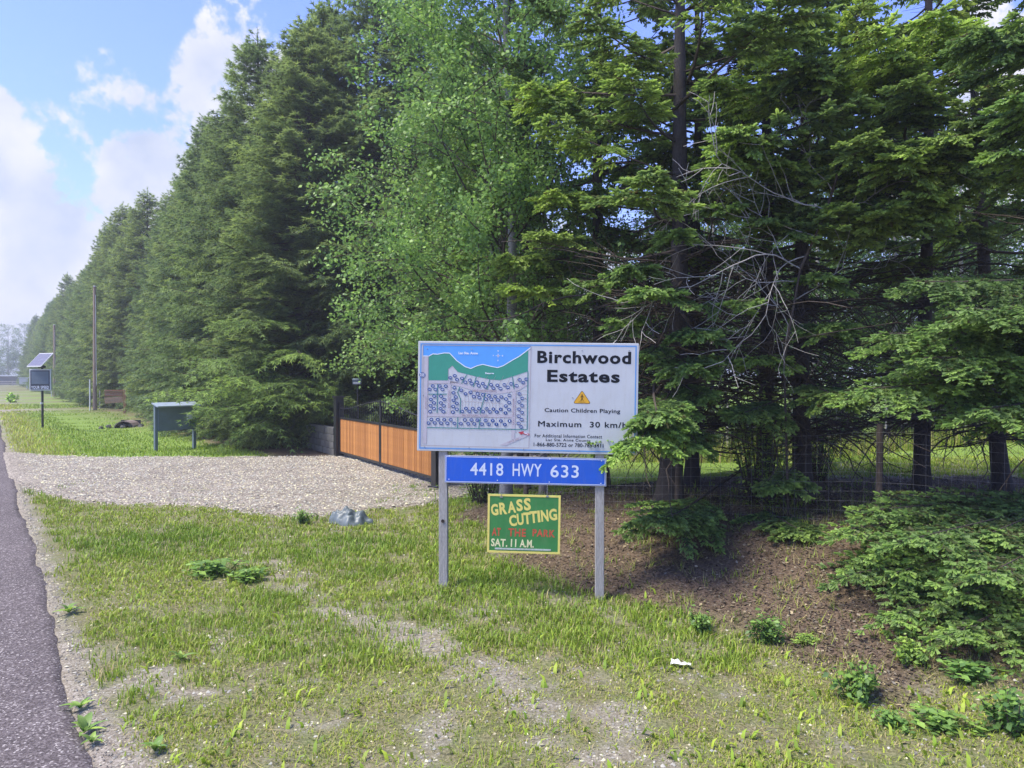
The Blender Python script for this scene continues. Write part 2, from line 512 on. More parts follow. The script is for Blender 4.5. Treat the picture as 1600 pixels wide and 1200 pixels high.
def gravel_mat():
    m, nt, b, o = new_mat('driveway_gravel')
    v = coords(nt, 'Object')
    vo = nt.nodes.new('ShaderNodeTexVoronoi'); vo.inputs['Scale'].default_value = 32.0; nt.links.new(v, vo.inputs['Vector'])
    bw = nt.nodes.new('ShaderNodeSeparateColor'); nt.links.new(vo.outputs['Color'], bw.inputs[0])
    n1 = noise(nt, 1.2, 6, 0.6, v); n2 = noise(nt, 60, 4, 0.6, v)
    c = ramp(nt, bw.outputs[0], [(0.0, (0.17, 0.145, 0.12)), (0.45, (0.31, 0.275, 0.23)), (1.0, (0.50, 0.46, 0.385))])
    gap = ramp(nt, vo.outputs['Distance'], [(0.35, (1, 1, 1)), (0.75, (0.35, 0.33, 0.3))])
    c = mixc(nt, 0.8, c, gap, 'MULTIPLY')
    c = mixc(nt, 0.9, c, ramp(nt, n1, [(0.3, (0.66, 0.63, 0.58)), (0.65, (1.0, 0.98, 0.94))]), 'MULTIPLY')
    nt.links.new(c, b.inputs['Base Color']); b.inputs['Roughness'].default_value = 0.95
    bump(nt, b, vo.outputs['Distance'], -0.6, 0.03)
    return m


def asphalt_mat():
    m, nt, b, o = new_mat('old_asphalt')
    v = coords(nt, 'Object')
    vo = nt.nodes.new('ShaderNodeTexVoronoi'); vo.inputs['Scale'].default_value = 85.0; nt.links.new(v, vo.inputs['Vector'])
    bw = nt.nodes.new('ShaderNodeSeparateColor'); nt.links.new(vo.outputs['Color'], bw.inputs[0])
    n1 = noise(nt, 0.7, 6, 0.6, v); n2 = noise(nt, 90, 4, 0.7, v)
    c = ramp(nt, bw.outputs[0], [(0.0, (0.07, 0.06, 0.058)), (0.6, (0.135, 0.116, 0.114)), (0.9, (0.20, 0.178, 0.172)), (1.0, (0.45, 0.42, 0.39))])
    c = mixc(nt, 0.6, c, ramp(nt, n2, [(0.3, (0.5, 0.5, 0.5)), (0.7, (1.3, 1.3, 1.3))]), 'MULTIPLY')
    c = mixc(nt, 0.7, c, ramp(nt, n1, [(0.3, (0.8, 0.78, 0.8)), (0.7, (1.15, 1.12, 1.15))]), 'MULTIPLY')
    nt.links.new(c, b.inputs['Base Color']); b.inputs['Roughness'].default_value = 0.9
    b.inputs['Specular IOR Level'].default_value = 0.2
    bump(nt, b, n2, 0.6, 0.012)
    return m


M['ground'] = ground_mat(); M['gravel'] = gravel_mat(); M['asphalt'] = asphalt_mat()

# ------------------------------------------------------------------ ground
DRIVE = [gp(-10, 741), gp(60, 770), gp(115, 781), gp(300, 792), gp(470, 807), gp(600, 795), gp(705, 780),
         (-0.6, 14.6), (2.0, 19.0), (-1.0, 22.5), gp(532, 713), gp(400, 715), gp(200, 716), gp(60, 712), gp(-10, 705)]
DUFF = [(-0.9, 12.8), gp(700, 812), gp(800, 880), gp(950, 945), gp(1080, 975), gp(1200, 1010), gp(1300, 1060), gp(1400, 1085), gp(1600, 1112),
        (6.5, 4.4), (22, 3), (26, 11.5), (10, 12.4), (6, 12.2), (3, 12.6), (1.5, 13.5)]
RE = 0.53                                # right edge of the asphalt (offset from the camera's line)


def bank(x, y):
    s, o = to_so(np.asarray(x, float), np.asarray(y, float))
    return 0.5 * sstep(4.9, 7.6, o) * sstep(11.5, 7.6, s)


def gz(x, y):
    x = np.asarray(x, float); y = np.asarray(y, float)
    s, o = to_so(x, y)
    z = bank(x, y)
    amp = sstep(RE + 0.1, RE + 1.5, o)
    z = z + amp * (0.07 * (vnoise(x, y, 2.3, 5, 2) - .5) + 0.035 * (vnoise(x, y, 0.4, 9, 2) - .5))
    z = z + amp * sstep(7.5, 9.5, s) * sstep(16, 11, s) * 0.0
    z = z + 0.045 * np.exp(-((x + .7) ** 2 + (y - 7.46) ** 2) / 0.5) - 0.05 * np.exp(-((x - .9) ** 2 + (y - 7.36) ** 2) / 0.4)
    z = z - sstep(RE + 0.02, RE - 0.35, o) * 0.10          # dips under the asphalt slab
    z = z - 0.18 * sstep(2.2, 3.8, o) * sstep(7.0, 5.2, o) * sstep(23, 26, s) * sstep(60, 40, s)   # shallow ditch
    return z


def axis_pts(lo, f0, f1, hi, step):
    a = [f1]; st = step
    while a[-1] < hi: st *= 1.22; a.append(a[-1] + st)
    b = [f0]; st = step
    while b[-1] > lo: st *= 1.22; b.append(b[-1] - st)
    return np.array(sorted(b[1:]) + list(np.arange(f0, f1, step)) + a)


def gravel_patch(x, y):                  # bare stony strips in the verge, 0..1
    g = np.zeros(np.shape(x))
    path = [(430, 885), (520, 950), (610, 985), (700, 1030), (800, 1080), (900, 1130), (1000, 1180)]
    pts = [gp(*p) for p in path]
    for i in range(len(pts) - 1):
        for t in (0, .25, .5, .75):
            cx = pts[i][0] * (1 - t) + pts[i + 1][0] * t; cy_ = pts[i][1] * (1 - t) + pts[i + 1][1] * t
            g = np.maximum(g, 1.0 - ((x - cx) ** 2 / 0.11 + (y - cy_) ** 2 / 0.13))
    for (px, py, r) in [(480, 930, .25), (600, 1190, .3), (880, 1195, .45), (1080, 1195, .35), (230, 1065, .35), (290, 1090, .22), (680, 1140, .25), (980, 1110, .25), (440, 1190, .25)]:
        cx, cy_ = gp(px, py)
        g = np.maximum(g, 1.0 - ((x - cx) ** 2 + (y - cy_) ** 2) / (r * r))
    s, o = to_so(x, y)
    g = np.maximum(g, 1.5 - np.abs(o - RE - 0.05) / (0.07 + 0.36 * sstep(6.0, 3.2, s)))
    g = np.maximum(g, sstep(4.0, 3.0, y) * 0.35)
    g = np.minimum(g, .9) + 2.6 * (vnoise(x, y, 0.22, 21, 3) - 0.62)
    return np.clip(g * 1.0, 0, .78)


def drive_edge(x, y):
    return poly_sd(x, y, DRIVE) + 0.5 * (vnoise(x, y, 0.8, 31, 3) - 0.5)


def duff_amt(x, y):
    d = poly_sd(x, y, DUFF) + 1.1 * (vnoise(x, y, 0.9, 41, 3) - 0.5)
    s, o = to_so(x, y)
    row = sstep(5.6, 6.8, o + 0.8 * (vnoise(x, y, 1.1, 43, 2) - .5)) * sstep(17.5, 19.5, s) * sstep(14, 12, o)   # under the spruce row
    return np.maximum(sstep(-0.15, 0.35, d), row)


def build_ground():
    xs = axis_pts(-700, -13.0, 9.0, 700, 0.1)
    ys = axis_pts(-250, 2.5, 24.0, 1200, 0.1)
    X, Y = np.meshgrid(xs, ys)
    Z = gz(X, Y)
    far = sstep(60, 160, np.hypot(X, Y))
    Z = Z * (1 - far)
    v = np.stack([X.ravel(), Y.ravel(), Z.ravel()], 1)
    nx = len(xs); ny = len(ys)
    i = np.arange((nx - 1) * (ny - 1)); r = i // (nx - 1); c = i % (nx - 1); a = r * nx + c
    q = np.stack([a, a + 1, a + nx + 1, a + nx], 1)
    x, y = v[:, 0], v[:, 1]
    s, o = to_so(x, y)
    duff = duff_amt(x, y)
    grav = np.clip(np.maximum(gravel_patch(x, y), sstep(RE + .15 + .6 * sstep(6.5, 3, s), RE - .1 + .35 * sstep(6.5, 3, s), o)), 0, 1)
    lawn = sstep(18, 20.5, s) * sstep(RE + .1, RE + .8, o)
    lawn = np.maximum(lawn, sstep(12.2, 13.2, y + 0.8 * (vnoise(x, y, .9, 51, 2) - .5)) * sstep(1.0, 2.5, x))
    litter = sstep(0.25, 0.45, vnoise(x, y, 1.4, 53, 3)) * sstep(15.6, 14.0, y) * sstep(1.0, 2.0, x) * sstep(11.8, 12.6, y)
    lawn = np.clip(lawn - 0.75 * litter, 0, 1) * (1 - .35 * sstep(1.2, 2.6, -o + 3.4))
    grav = np.clip(grav + 0.6 * litter, 0, 1)
    # side tracks crossing the far verge
    for ss, w in ((57.0, 1.9), (99.0, 2.2)):
        tr = sstep(w, w * .6, np.abs(s - ss)) * (o < 9)
        grav = np.maximum(grav, tr); lawn = lawn * (1 - tr)
    me = mesh_from('ground', v, q, np.stack([duff, grav, lawn], 1), smooth=True, mats=[M['ground']])
    link('ground', me, kind='structure')


build_ground()


def build_road():
    ss = np.concatenate([np.arange(-12, 30, 0.05), 30 * 1.06 ** np.arange(0, 60)])
    rows = []; 
    offs = [-7.2, -3.5, -1.0, -0.1, 0.18, 0.38, 0.46, 0.52]
    for k, oo in enumerate(offs):
        wob = 0.0 if k < 3 else (k - 2) / 5.0
        e = wob * (0.13 * (vnoise(ss, ss * 0, 0.3, 61, 3) - 0.5) + 0.14 * (vnoise(ss, ss * 0, 3.0, 63, 2) - 0.5))
        z = np.full(len(ss), 0.012)
        if k == len(offs) - 2: z = z - 0.012
        if k == len(offs) - 1: z = z - 0.12
        o = oo + e
        rows.append(np.stack([-ss * RS + o * RC, ss * RC + o * RS, z], 1))
    v = np.concatenate(rows); n = len(ss); q = []
    for k in range(len(offs) - 1):
        a = k * n + np.arange(n - 1)
        q.append(np.stack([a, a + n, a + n + 1, a + 1], 1))
    me = mesh_from('road', v, np.concatenate(q), mats=[M['asphalt']])
    link('road', me, kind='structure')


build_road()


def build_drive():
    xs = np.arange(-15, 4, 0.09); ys = np.arange(11, 23, 0.09)
    X, Y = np.meshgrid(xs, ys)
    d = drive_edge(X, Y)
    s, o = to_so(X, Y)
    d = np.minimum(d, o - RE + 0.25)
    Z = gz(X, Y) + np.clip(d, -0.3, 0.06) * 0.5 + 0.012 * (vnoise(X, Y, .15, 3) - .5) + sstep(RE + .5, RE - .2, o) * 0.02
    nx = len(xs); ny = len(ys)
    i = np.arange((nx - 1) * (ny - 1)); r = i // (nx - 1); c = i % (nx - 1); a = r * nx + c
    q = np.stack([a, a + 1, a + nx + 1, a + nx], 1)
    keep = (d.ravel()[q] > -0.2).all(1)
    q = q[keep]
    used = np.unique(q); remap = np.full(nx * ny, -1); remap[used] = np.arange(len(used))
    v = np.stack([X.ravel(), Y.ravel(), Z.ravel()], 1)[used]
    link('driveway', mesh_from('driveway', v, remap[q], smooth=True, mats=[M['gravel']]), kind='structure')


build_drive()

# ------------------------------------------------------------------ scatter helpers
def rand_dirs(n, r):
    a = r.uniform(0, 2 * math.pi, n)
    return np.stack([np.cos(a), np.sin(a), np.zeros(n)], 1)


def norm(v):
    return v / (np.linalg.norm(v, axis=-1, keepdims=True) + 1e-9)


def scatter_stones():
    r = np.random.default_rng(3)
    base = np.array([[1, 0, 0], [-1, 0, 0], [0, 1, 0], [0, -1, 0], [0, 0, 1], [0, 0, -.6]], float)
    tri = np.array([[0, 2, 4], [2, 1, 4], [1, 3, 4], [3, 0, 4]])     # upper half
    pts = []
    x = r.uniform(-15, 1.5, 60000); y = r.uniform(10.5, 21, 60000)
    s, o = to_so(x, y)
    d = drive_edge(x, y)
    k = (d > -0.35 + r.uniform(0, .4, len(x))) & (o > RE + 0.05) & (o < 8.4)
    k &= r.random(len(x)) < 0.6
    pts.append(np.stack([x[k], y[k], r.uniform(0.010, 0.028, k.sum())], 1))
    x = r.uniform(-8, 4.5, 90000); y = 2.6 + 9 * r.random(90000) ** 1.5
    s, o = to_so(x, y)
    g = gravel_patch(x, y)
    k = (np.maximum(g, .22) > r.random(len(x)) * 1.2 + 0.02) & (o > RE - 0.05) & (duff_amt(x, y) < .5)
    pts.append(np.stack([x[k], y[k], r.uniform(0.004, 0.014, k.sum()) * r.uniform(.7, 1.3, k.sum())], 1))
    x = r.uniform(-16, 0, 230000); y = 3.2 + 17 * r.random(230000) ** 1.3
    s, o = to_so(x, y)
    k = np.abs(o - RE - .02) < r.gamma(1.3, .085, len(x)) * (0.45 + 1.1 * sstep(7, 3, s))
    pts.append(np.stack([x[k], y[k], r.uniform(0.003, 0.010, k.sum()) * (1 + y[k] / 20)], 1)); ndark = k.sum()
    p = np.concatenate(pts); n = len(p)
    z = gz(p[:, 0], p[:, 1]) + np.where(drive_edge(p[:, 0], p[:, 1]) > 0, 0.028, 0.0) + p[:, 2] * 0.15
    a = r.uniform(0, 6.28, n); ca, sa = np.cos(a), np.sin(a)
    sc = p[:, 2][:, None] * r.uniform(0.55, 1.3, (n, 3)) * [1, 1, .75]
    b = base[None] * r.uniform(.7, 1.25, (n, 6, 1)) * sc[:, None]
    vx = b[..., 0] * ca[:, None] - b[..., 1] * sa[:, None]; vy = b[..., 0] * sa[:, None] + b[..., 1] * ca[:, None]
    v = np.stack([vx + p[:, 0][:, None], vy + p[:, 1][:, None], b[..., 2] + z[:, None]], 2).reshape(-1, 3)
    t = (tri[None] + (np.arange(n) * 6)[:, None, None]).reshape(-1, 3)
    c = np.stack([r.random(n), r.random(n), (r.random(n) < .15) * .8], 1)
    c[-ndark:, 2] = (r.random(ndark) < .8) * r.uniform(.6, 1, ndark)
    me = mesh_from('gravel', v, t, np.repeat(c, 6, 0), mats=[M['stone']])
    link('gravel', me, kind='stuff', label='loose pale gravel on the driveway, road shoulder and bare strips of verge')
    return n * 4


def blades(p, h, w, lean, c, r, segs=2):
    """p (n,3) base, h,w,(n), lean (n) ; returns verts, tris, col"""
    n = len(p)
    d = rand_dirs(n, r); side = np.stack([-d[:, 1], d[:, 0], np.zeros(n)], 1)
    up = np.array([0, 0, 1.0])
    mid = p + up * (h * .55)[:, None] + d * (h * lean * .3)[:, None]
    tip = p + up * (h * (1 - .35 * lean))[:, None] + d * (h * lean)[:, None]
    hw = side * (w / 2)[:, None]
    if segs == 1:
        v = np.stack([p - hw, p + hw, tip], 1).reshape(-1, 3)
        t = (np.array([[0, 1, 2]])[None] + (np.arange(n) * 3)[:, None, None]).reshape(-1, 3)
        return v, t, np.repeat(c, 3, 0)
    v = np.stack([p - hw, p + hw, mid - hw * .8, mid + hw * .8, tip], 1).reshape(-1, 3)
    t = (np.array([[0, 1, 3], [0, 3, 2], [2, 3, 4]])[None] + (np.arange(n) * 5)[:, None, None]).reshape(-1, 3)
    return v, t, np.repeat(c, 5, 0)


class Cat:
    def __init__(self): self.v = []; self.t = []; self.c = []; self.n = 0
    def add(self, v, t, c):
        self.v.append(v); self.t.append(t + self.n); self.c.append(c); self.n += len(v)
    def mesh(self, name, mat):
        return mesh_from(name, np.concatenate(self.v), np.concatenate(self.t), np.concatenate(self.c), mats=[mat])
    def tris(self): return sum(len(t) for t in self.t)


def grass_density(x, y):
    s, o = to_so(x, y)
    d = np.ones(len(x))
    d *= sstep(RE + 0.06, RE + 0.38, o + .5 * (vnoise(x, y, .5, 71, 2) - .5))
    d *= 1 - 0.93 * gravel_patch(x, y)
    d *= 1 - sstep(-0.45, 0.15, drive_edge(x, y) + .5 * (vnoise(x, y, .3, 75, 2) - .5))
    de = drive_edge(x, y)
    d = np.maximum(d, .22 * (vnoise(x, y, .28, 73, 2) > .60) * (de > 0) * (de < 1.6) * (o > RE + .4))
    d *= 1 - 0.97 * sstep(0.05, 0.8, duff_amt(x, y))
    d *= (0.40 + 0.75 * sstep(0.38, 0.62, vnoise(x, y, 0.33, 77, 3))) * (0.62 + .38 * sstep(4.2, 7.5, y))
    return d


def build_grass():
    r = np.random.default_rng(11)
    cat = Cat()
    # near verge, by clumps
    n = 44000
    y = 2.9 + 12.5 * r.random(n) ** 1.25; x = (r.uniform(-0.82, 0.72, n)) * y
    k = r.random(n) < grass_density(x, y) * np.clip((0.35 + y / 9.0), 0, 1.3)
    x, y = x[k], y[k]
    per = r.integers(5, 13, len(x))
    cx = np.repeat(x, per); cyy = np.repeat(y, per); m = len(cx)
    ch = np.repeat(r.uniform(.6, 1.25, len(x)), per)
    spread = 0.05
    x2 = cx + r.normal(0, spread, m); y2 = cyy + r.normal(0, spread, m)
    s, o = to_so(x2, y2)
    lush = sstep(0.4, 0.7, vnoise(x2, y2, 1.6, 81, 2)) * 0.7 + 0.35 * sstep(6.0, 9.0, y2)
    lush = np.clip(lush + 0.4 * sstep(1.0, 0.0, np.abs(y2 - 9.5) / 2), 0, 1)
    h = (0.032 + 0.068 * lush) * ch * r.uniform(.5, 1.25, m)
    w = (0.0045 + 0.00055 * y2) * r.uniform(.7, 1.5, m)
    dry = (r.random(m) < (0.24 - 0.18 * lush)) * r.uniform(.6, 1, m)
    c = np.stack([np.clip(0.75 - 0.65 * lush + r.normal(0, .15, m), 0, 1), np.repeat(r.random(len(x)), per) * .5 + r.random(m) * .5, dry], 1)
    z = gz(x2, y2) - .004
    near = y2 < 9
    for sel, sg in ((near, 2), (~near, 2)):
        cat.add(*blades(np.stack([x2, y2, z], 1)[sel], h[sel], w[sel], r.uniform(.1, .9, sel.sum()), c[sel], r, sg))
    # thin short sward and straw close to the camera
    n = 120000
    y = 2.9 + 6.6 * r.random(n) ** 1.1; x = r.uniform(-0.82, 0.72, n) * y
    k = r.random(n) < (grass_density(x, y) * .9 + .06) * (duff_amt(x, y) < .6) * (to_so(x, y)[1] > RE + .1)
    x, y = x[k], y[k]; m = len(x)
    dry = (r.random(m) < .3) * r.uniform(.5, 1, m)
    c = np.stack([r.uniform(.2, 1, m), r.random(m), dry], 1)
    cat.add(*blades(np.stack([x, y, gz(x, y) - .003], 1), r.uniform(.015, .045, m), r.uniform(.004, .008, m), r.uniform(.3, 1.8, m), c, r, 1))
    # stray tufts on the litter
    n = 900
    y = 4.4 + 6.5 * r.random(n); x = r.uniform(0, .8, n) * y
    k = duff_amt(x, y) > .4; k &= r.random(n) < .3 + vnoise(x, y, .6, 97)
    x = np.repeat(x[k], 14); y = np.repeat(y[k], 14); m = len(x)
    x = x + r.normal(0, .04, m); y = y + r.normal(0, .04, m)
    c = np.stack([r.uniform(0, .8, m), r.random(m), (r.random(m) < .45) * .9], 1)
    cat.add(*blades(np.stack([x, y, gz(x, y)], 1), r.uniform(.04, .15, m), r.uniform(.004, .008, m), r.uniform(.2, 1.2, m), c, r, 1))
    # flat broad leaves among the grass (clover, plantain, dandelion)
    n = 9000
    y = 3.0 + 9 * r.random(n) ** 1.3; x = r.uniform(-.86, .75, n) * y
    k = r.random(n) < grass_density(x, y) * (0.3 + vnoise(x, y, .4, 91, 2))
    x, y = x[k], y[k]; m = len(x)
    c = np.stack([r.uniform(0, .6, m), r.random(m), np.zeros(m)], 1)
    cat.add(*blades(np.stack([x, y, gz(x, y)], 1), r.uniform(.04, .09, m), r.uniform(.015, .03, m), r.uniform(.6, 1.2, m), c, r, 2))
    # dry stems lying about
    n = 5000
    y = 3.0 + 8 * r.random(n) ** 1.2; x = r.uniform(-.8, .75, n) * y
    k = (r.random(n) < 0.5 + 0 * x) & (to_so(x, y)[1] > RE + .2)
    x, y = x[k], y[k]; m = len(x)
    c = np.stack([r.uniform(0, .6, m), r.random(m), r.uniform(.7, 1, m)], 1)
    cat.add(*blades(np.stack([x, y, gz(x, y) + .004], 1), r.uniform(.05, .12, m), r.uniform(.003, .006, m), r.uniform(1.5, 2.4, m), c, r, 1))
    # far lawn beyond the driveway
    n = 60000
    y = 17 + 40 * r.random(n) ** 1.4; x = r.uniform(-.80, -.18, n) * y
    s, o = to_so(x, y)
    k = (o > RE + .02 + r.gamma(1.2, .12, n)) & (o < 8.0) & (drive_edge(x, y) < -.1) & (np.abs(s - 57) > 1.6) & (duff_amt(x, y) < .6)
    x, y = x[k], y[k]; m = len(x)
    s, o = to_so(x, y)
    edge = sstep(2.6, 1.2, o)
    tall = sstep(7.0, 5.5, s - 20)
    c = np.stack([np.clip(.25 + .7 * edge + r.normal(0, .12, m), 0, 1), r.random(m), (r.random(m) < .03 + .3 * edge) * .8], 1)
    cat.add(*blades(np.stack([x, y, gz(x, y)], 1), r.uniform(.05, .13, m) * (1 + .5 * edge), .010 + .0009 * y, r.uniform(.1, .8, m), c, r, 1))
    # lawn behind the wire fence
    n = 15000
    x = r.uniform(0.5, 17, n); y = r.uniform(12.4, 21, n)
    k = (r.random(n) < .25 + sstep(14, 15.5, y + vnoise(x, y, 1.2, 95)))
    x, y = x[k], y[k]; m = len(x)
    c = np.stack([r.uniform(.2, .7, m), r.random(m), (r.random(m) < .1) * .6], 1)
    cat.add(*blades(np.stack([x, y, gz(x, y)], 1), r.uniform(.03, .07, m), r.uniform(.014, .022, m), r.uniform(.2, .9, m), c, r, 1))
    # long grass in front of the far fence
    n = 7000
    x = r.uniform(3, 17, n); y = r.uniform(18.6, 20.5, n); m = n
    c = np.stack([r.uniform(.1, .8, m), r.random(m), (r.random(m) < .3) * .8], 1)
    cat.add(*blades(np.stack([x, y, gz(x, y)], 1), r.uniform(.25, .75, m), r.uniform(.014, .026, m), r.uniform(.05, .4, m), c, r, 1))
    link('grass', cat.mesh('grass', M['grass']), kind='stuff', label='short green and yellowing grass over the verge and lawns')
    return cat.tris()


def build_litter():
    r = np.random.default_rng(13)
    n = 110000
    y = 4.3 + 9.2 * r.random(n) ** 1.1; x = r.uniform(-.25, .95, n) * y
    k = r.random(n) < duff_amt(x, y) * .9
    x, y = x[k], y[k]; m = len(x)
    z = gz(x, y) + r.uniform(0.002, 0.02, m)
    f = rand_dirs(m, r); f[:, 2] = r.normal(0, .3, m); f = norm(f)
    up = norm(np.stack([r.normal(0, .35, m), r.normal(0, .35, m), np.ones(m)], 1))
    sd = norm(np.cross(f, up)); L = r.uniform(.014, .05, m); W = L * r.uniform(.25, .8, m)
    tw = r.random(m) < .22; L = np.where(tw, r.uniform(.05, .16, m), L); W = np.where(tw, .003, W)
    p = np.stack([x, y, z], 1)
    v = np.stack([p - f * L[:, None] / 2, p + sd * W[:, None] / 2, p + f * L[:, None] / 2, p - sd * W[:, None] / 2 + up * .004], 1).reshape(-1, 3)
    t = (np.array([[0, 1, 2], [0, 2, 3]])[None] + (np.arange(m) * 4)[:, None, None]).reshape(-1, 3)
    c = np.stack([r.random(m) ** 1.7, r.random(m), (r.random(m) < .35) * .8], 1)
    link('leaf_litter', mesh_from('leaf_litter', v, t, np.repeat(c, 4, 0), mats=[M['litter']]), kind='stuff',
         label='red-brown needles and dead leaves under the trees')
    return m * 2


TRIS = {}
TRIS['stones'] = scatter_stones(); TRIS['grass'] = build_grass(); TRIS['litter'] = build_litter()

# ------------------------------------------------------------------ foliage kit
def sprig(kind):
    v = []; t = []
    def tri(a, b, c):
        k = len(v); v.extend([a, b, c]); t.append([k, k + 1, k + 2])
    if kind == 'lo':
        tri((-.1, -.09, 0), (-.1, .09, .02), (1, 0, -.06))
        tri((.0, -.05, .02), (.25, .02, .02), (.55, .5, -.04))
        tri((.0, .05, .02), (.25, -.02, .02), (.55, -.5, -.04))
    elif kind in ('mid', 'near'):                     # plump new shoot: two crossed blades and two side shoots
        for a in ((0, 1, 0), (0, 0, 1)):
            w = .135 if kind == 'mid' else .115
            A = (-.1, 0, 0); B = (.25, -w * a[1], -w * a[2]); C_ = (.85, -w * .8 * a[1], -w * .8 * a[2]); D_ = (1.02, 0, 0)
            B2 = (.25, w * a[1], w * a[2]); C2 = (.85, w * .8 * a[1], w * .8 * a[2])
            tri(A, B, B2) if a[1] else None; tri(B, C_, C2); tri(B, C2, B2); tri(C_, D_, C2) if a[1] else None
        for sg in (-1, 1):
            tri((.0, 0, .0), (.58, sg * .26, -.08), (.46, sg * .48, .02))
        if kind == 'near':                  # needles standing off the shoot
            for i in range(9):
                x = .05 + i / 9 * .85; a = i * 2.4 + .5; c_, s_ = math.cos(a), math.sin(a); r_ = .25 * (1 - .35 * x)
                tri((x - .04, c_ * .05, s_ * .05), (x + .06, c_ * .05, s_ * .05), (x + .17, c_ * r_, s_ * r_ * .8))
    else:                                   # 'hi': bottle-brush shoot
        for a in ((0, 1, 0), (0, 0, 1)):
            w = .11
            tri((-.1, 0, 0), (.5, -w * a[1], -w * a[2]), (1, 0, 0)); tri((-.1, 0, 0), (1, 0, 0), (.5, w * a[1], w * a[2]))
        for i in range(22):
            x = i / 22 * .95; a = i * 2.4 + .3
            r_ = .20 * (1 - .3 * x)
            c_, s_ = math.cos(a), math.sin(a)
            tri((x, -s_ * .04, c_ * .04), (x + .08, s_ * .04, -c_ * .04), (x + .16, c_ * r_, s_ * r_ * .9))
    return np.array(v, float), np.array(t)


SPR = {k: sprig(k) for k in ('lo', 'mid', 'near', 'hi')}


def sprig_mesh(cat, kind, pos, fwd, sc, col, r):
    v0, t0 = SPR[kind]
    n = len(pos)
    if n == 0: return
    fwd = norm(fwd)
    up = np.array([0, 0, 1.0]) + r.normal(0, .28, (n, 3))
    side = norm(np.cross(up, fwd)); up2 = np.cross(fwd, side)
    v = pos[:, None] + sc[:, None, None] * (v0[None, :, 0:1] * fwd[:, None] + v0[None, :, 1:2] * side[:, None] + v0[None, :, 2:3] * up2[:, None])
    t = t0[None] + (np.arange(n) * len(v0))[:, None, None]
    cc = np.repeat(col, len(v0), 0)
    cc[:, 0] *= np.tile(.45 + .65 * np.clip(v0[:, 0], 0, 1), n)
    cat.add(v.reshape(-1, 3), t.reshape(-1, 3), cc)


def tubes(cat, p0, p1, r0, r1, n=3):
    p0 = np.asarray(p0, float); p1 = np.asarray(p1, float)
    if len(p0) == 0: return
    r0 = np.asarray(r0, float); r1 = np.asarray(r1, float)
    d = norm(p1 - p0)
    ref = np.where(np.abs(d[:, 2:3]) < .9, [[0, 0, 1.0]], [[1.0, 0, 0]])
    u = norm(np.cross(d, ref)); w = np.cross(d, u)
    a = np.linspace(0, 2 * math.pi, n, endpoint=False)
    ring = np.cos(a)[None, :, None] * u[:, None] + np.sin(a)[None, :, None] * w[:, None]
    v = np.concatenate([p0[:, None] + ring * r0[:, None, None], p1[:, None] + ring * r1[:, None, None]], 1)
    f = []
    for i in range(n):
        j = (i + 1) % n
        f += [[i, j, n + j], [i, n + j, n + i]]
    t = np.array(f)[None] + (np.arange(len(p0)) * 2 * n)[:, None, None]
    v = v.reshape(-1, 3)
    cat.add(v, t.reshape(-1, 3), np.full((len(v), 3), .5))


def bough_proto(L, sl, r, live0=.3, lat=.16, width=.42, droop=.25, upturn=.22, sec=True):
    """A bough along +x. Returns sprig arrays and wood segments"""
    pos = []; fwd = []; tip = []; seg = []
    wob = r.uniform(0, 6.28)
    def ax(t): return np.array([L * t, .05 * L * math.sin(3 * t + wob), L * (-droop * t + upturn * t * t)])
    ts = np.linspace(0, 1, 7)
    rb = 0.008 + 0.007 * L
    for a, b in zip(ts[:-1], ts[1:]): seg.append((ax(a), ax(b), rb * (1 - a) + .003, rb * (1 - b) + .003))
    t = live0
    while t < 0.995:
        base = ax(t); fr = (t - live0) / (1 - live0)
        for sgn in (-1, 1):
            ll = min(L * width, L * (1 - live0) * .62) * ((1 - fr) ** .65) * r.uniform(.5, 1.2) * (0.55 + .45 * min(1, fr * 4)) + sl * .5
            ang = math.radians(r.uniform(42, 68) - 20 * fr)
            dz = r.uniform(-.5, .08)
            d = np.array([math.cos(ang), sgn * math.sin(ang), dz]); d /= np.linalg.norm(d)
            end = base + d * ll + np.array([0, 0, -.12 * ll])
            seg.append((base, end, .004, .0015))
            u = sl * .3
            while u < ll:
                p = base + d * u; p = p + np.array([0, 0, -.12 * u * u / max(ll, .1)])
                rem = ll - u
                last = rem < sl * 1.3
                pos.append(p); fwd.append(d + np.array([0, 0, .15])); tip.append(1.0 if last else .25)
                if sec:
                    for s2 in (-1, 1):
                        a2 = s2 * math.radians(r.uniform(35, 60))
                        dd = np.array([d[0] * math.cos(a2) - d[1] * math.sin(a2), d[0] * math.sin(a2) + d[1] * math.cos(a2), d[2] - r.uniform(0, .4)])
                        pos.append(p); fwd.append(dd); tip.append(.55 if not last else .8)
                        if rem > sl * 2.2 and r.random() < .75:
                            pos.append(p + dd * sl * .75); fwd.append(dd + r.normal(0, .2, 3)); tip.append(.9)
                u += sl * .62
        t += lat / L
    if live0 > .3:                          # bare side twigs on the inner part
        for tt in np.arange(.12, live0, .22 / L):
            for sgn in (-1, 1):
                a_ = r.uniform(.6, 1.2); q = ax(tt); l_ = r.uniform(.15, .5)
                e = q + l_ * np.array([math.cos(a_), sgn * math.sin(a_), r.uniform(-.4, .1)])
                seg.append((q, e, .004, .002))
    for _ in range(3):
        pos.append(ax(.97)); fwd.append(np.array([1, r.normal(0, .4), .2])); tip.append(1.0)
    return dict(pos=np.array(pos), fwd=np.array(fwd), tip=np.array(tip),
                p0=np.array([s[0] for s in seg]), p1=np.array([s[1] for s in seg]),
                r0=np.array([s[2] for s in seg]), r1=np.array([s[3] for s in seg]), L=L)


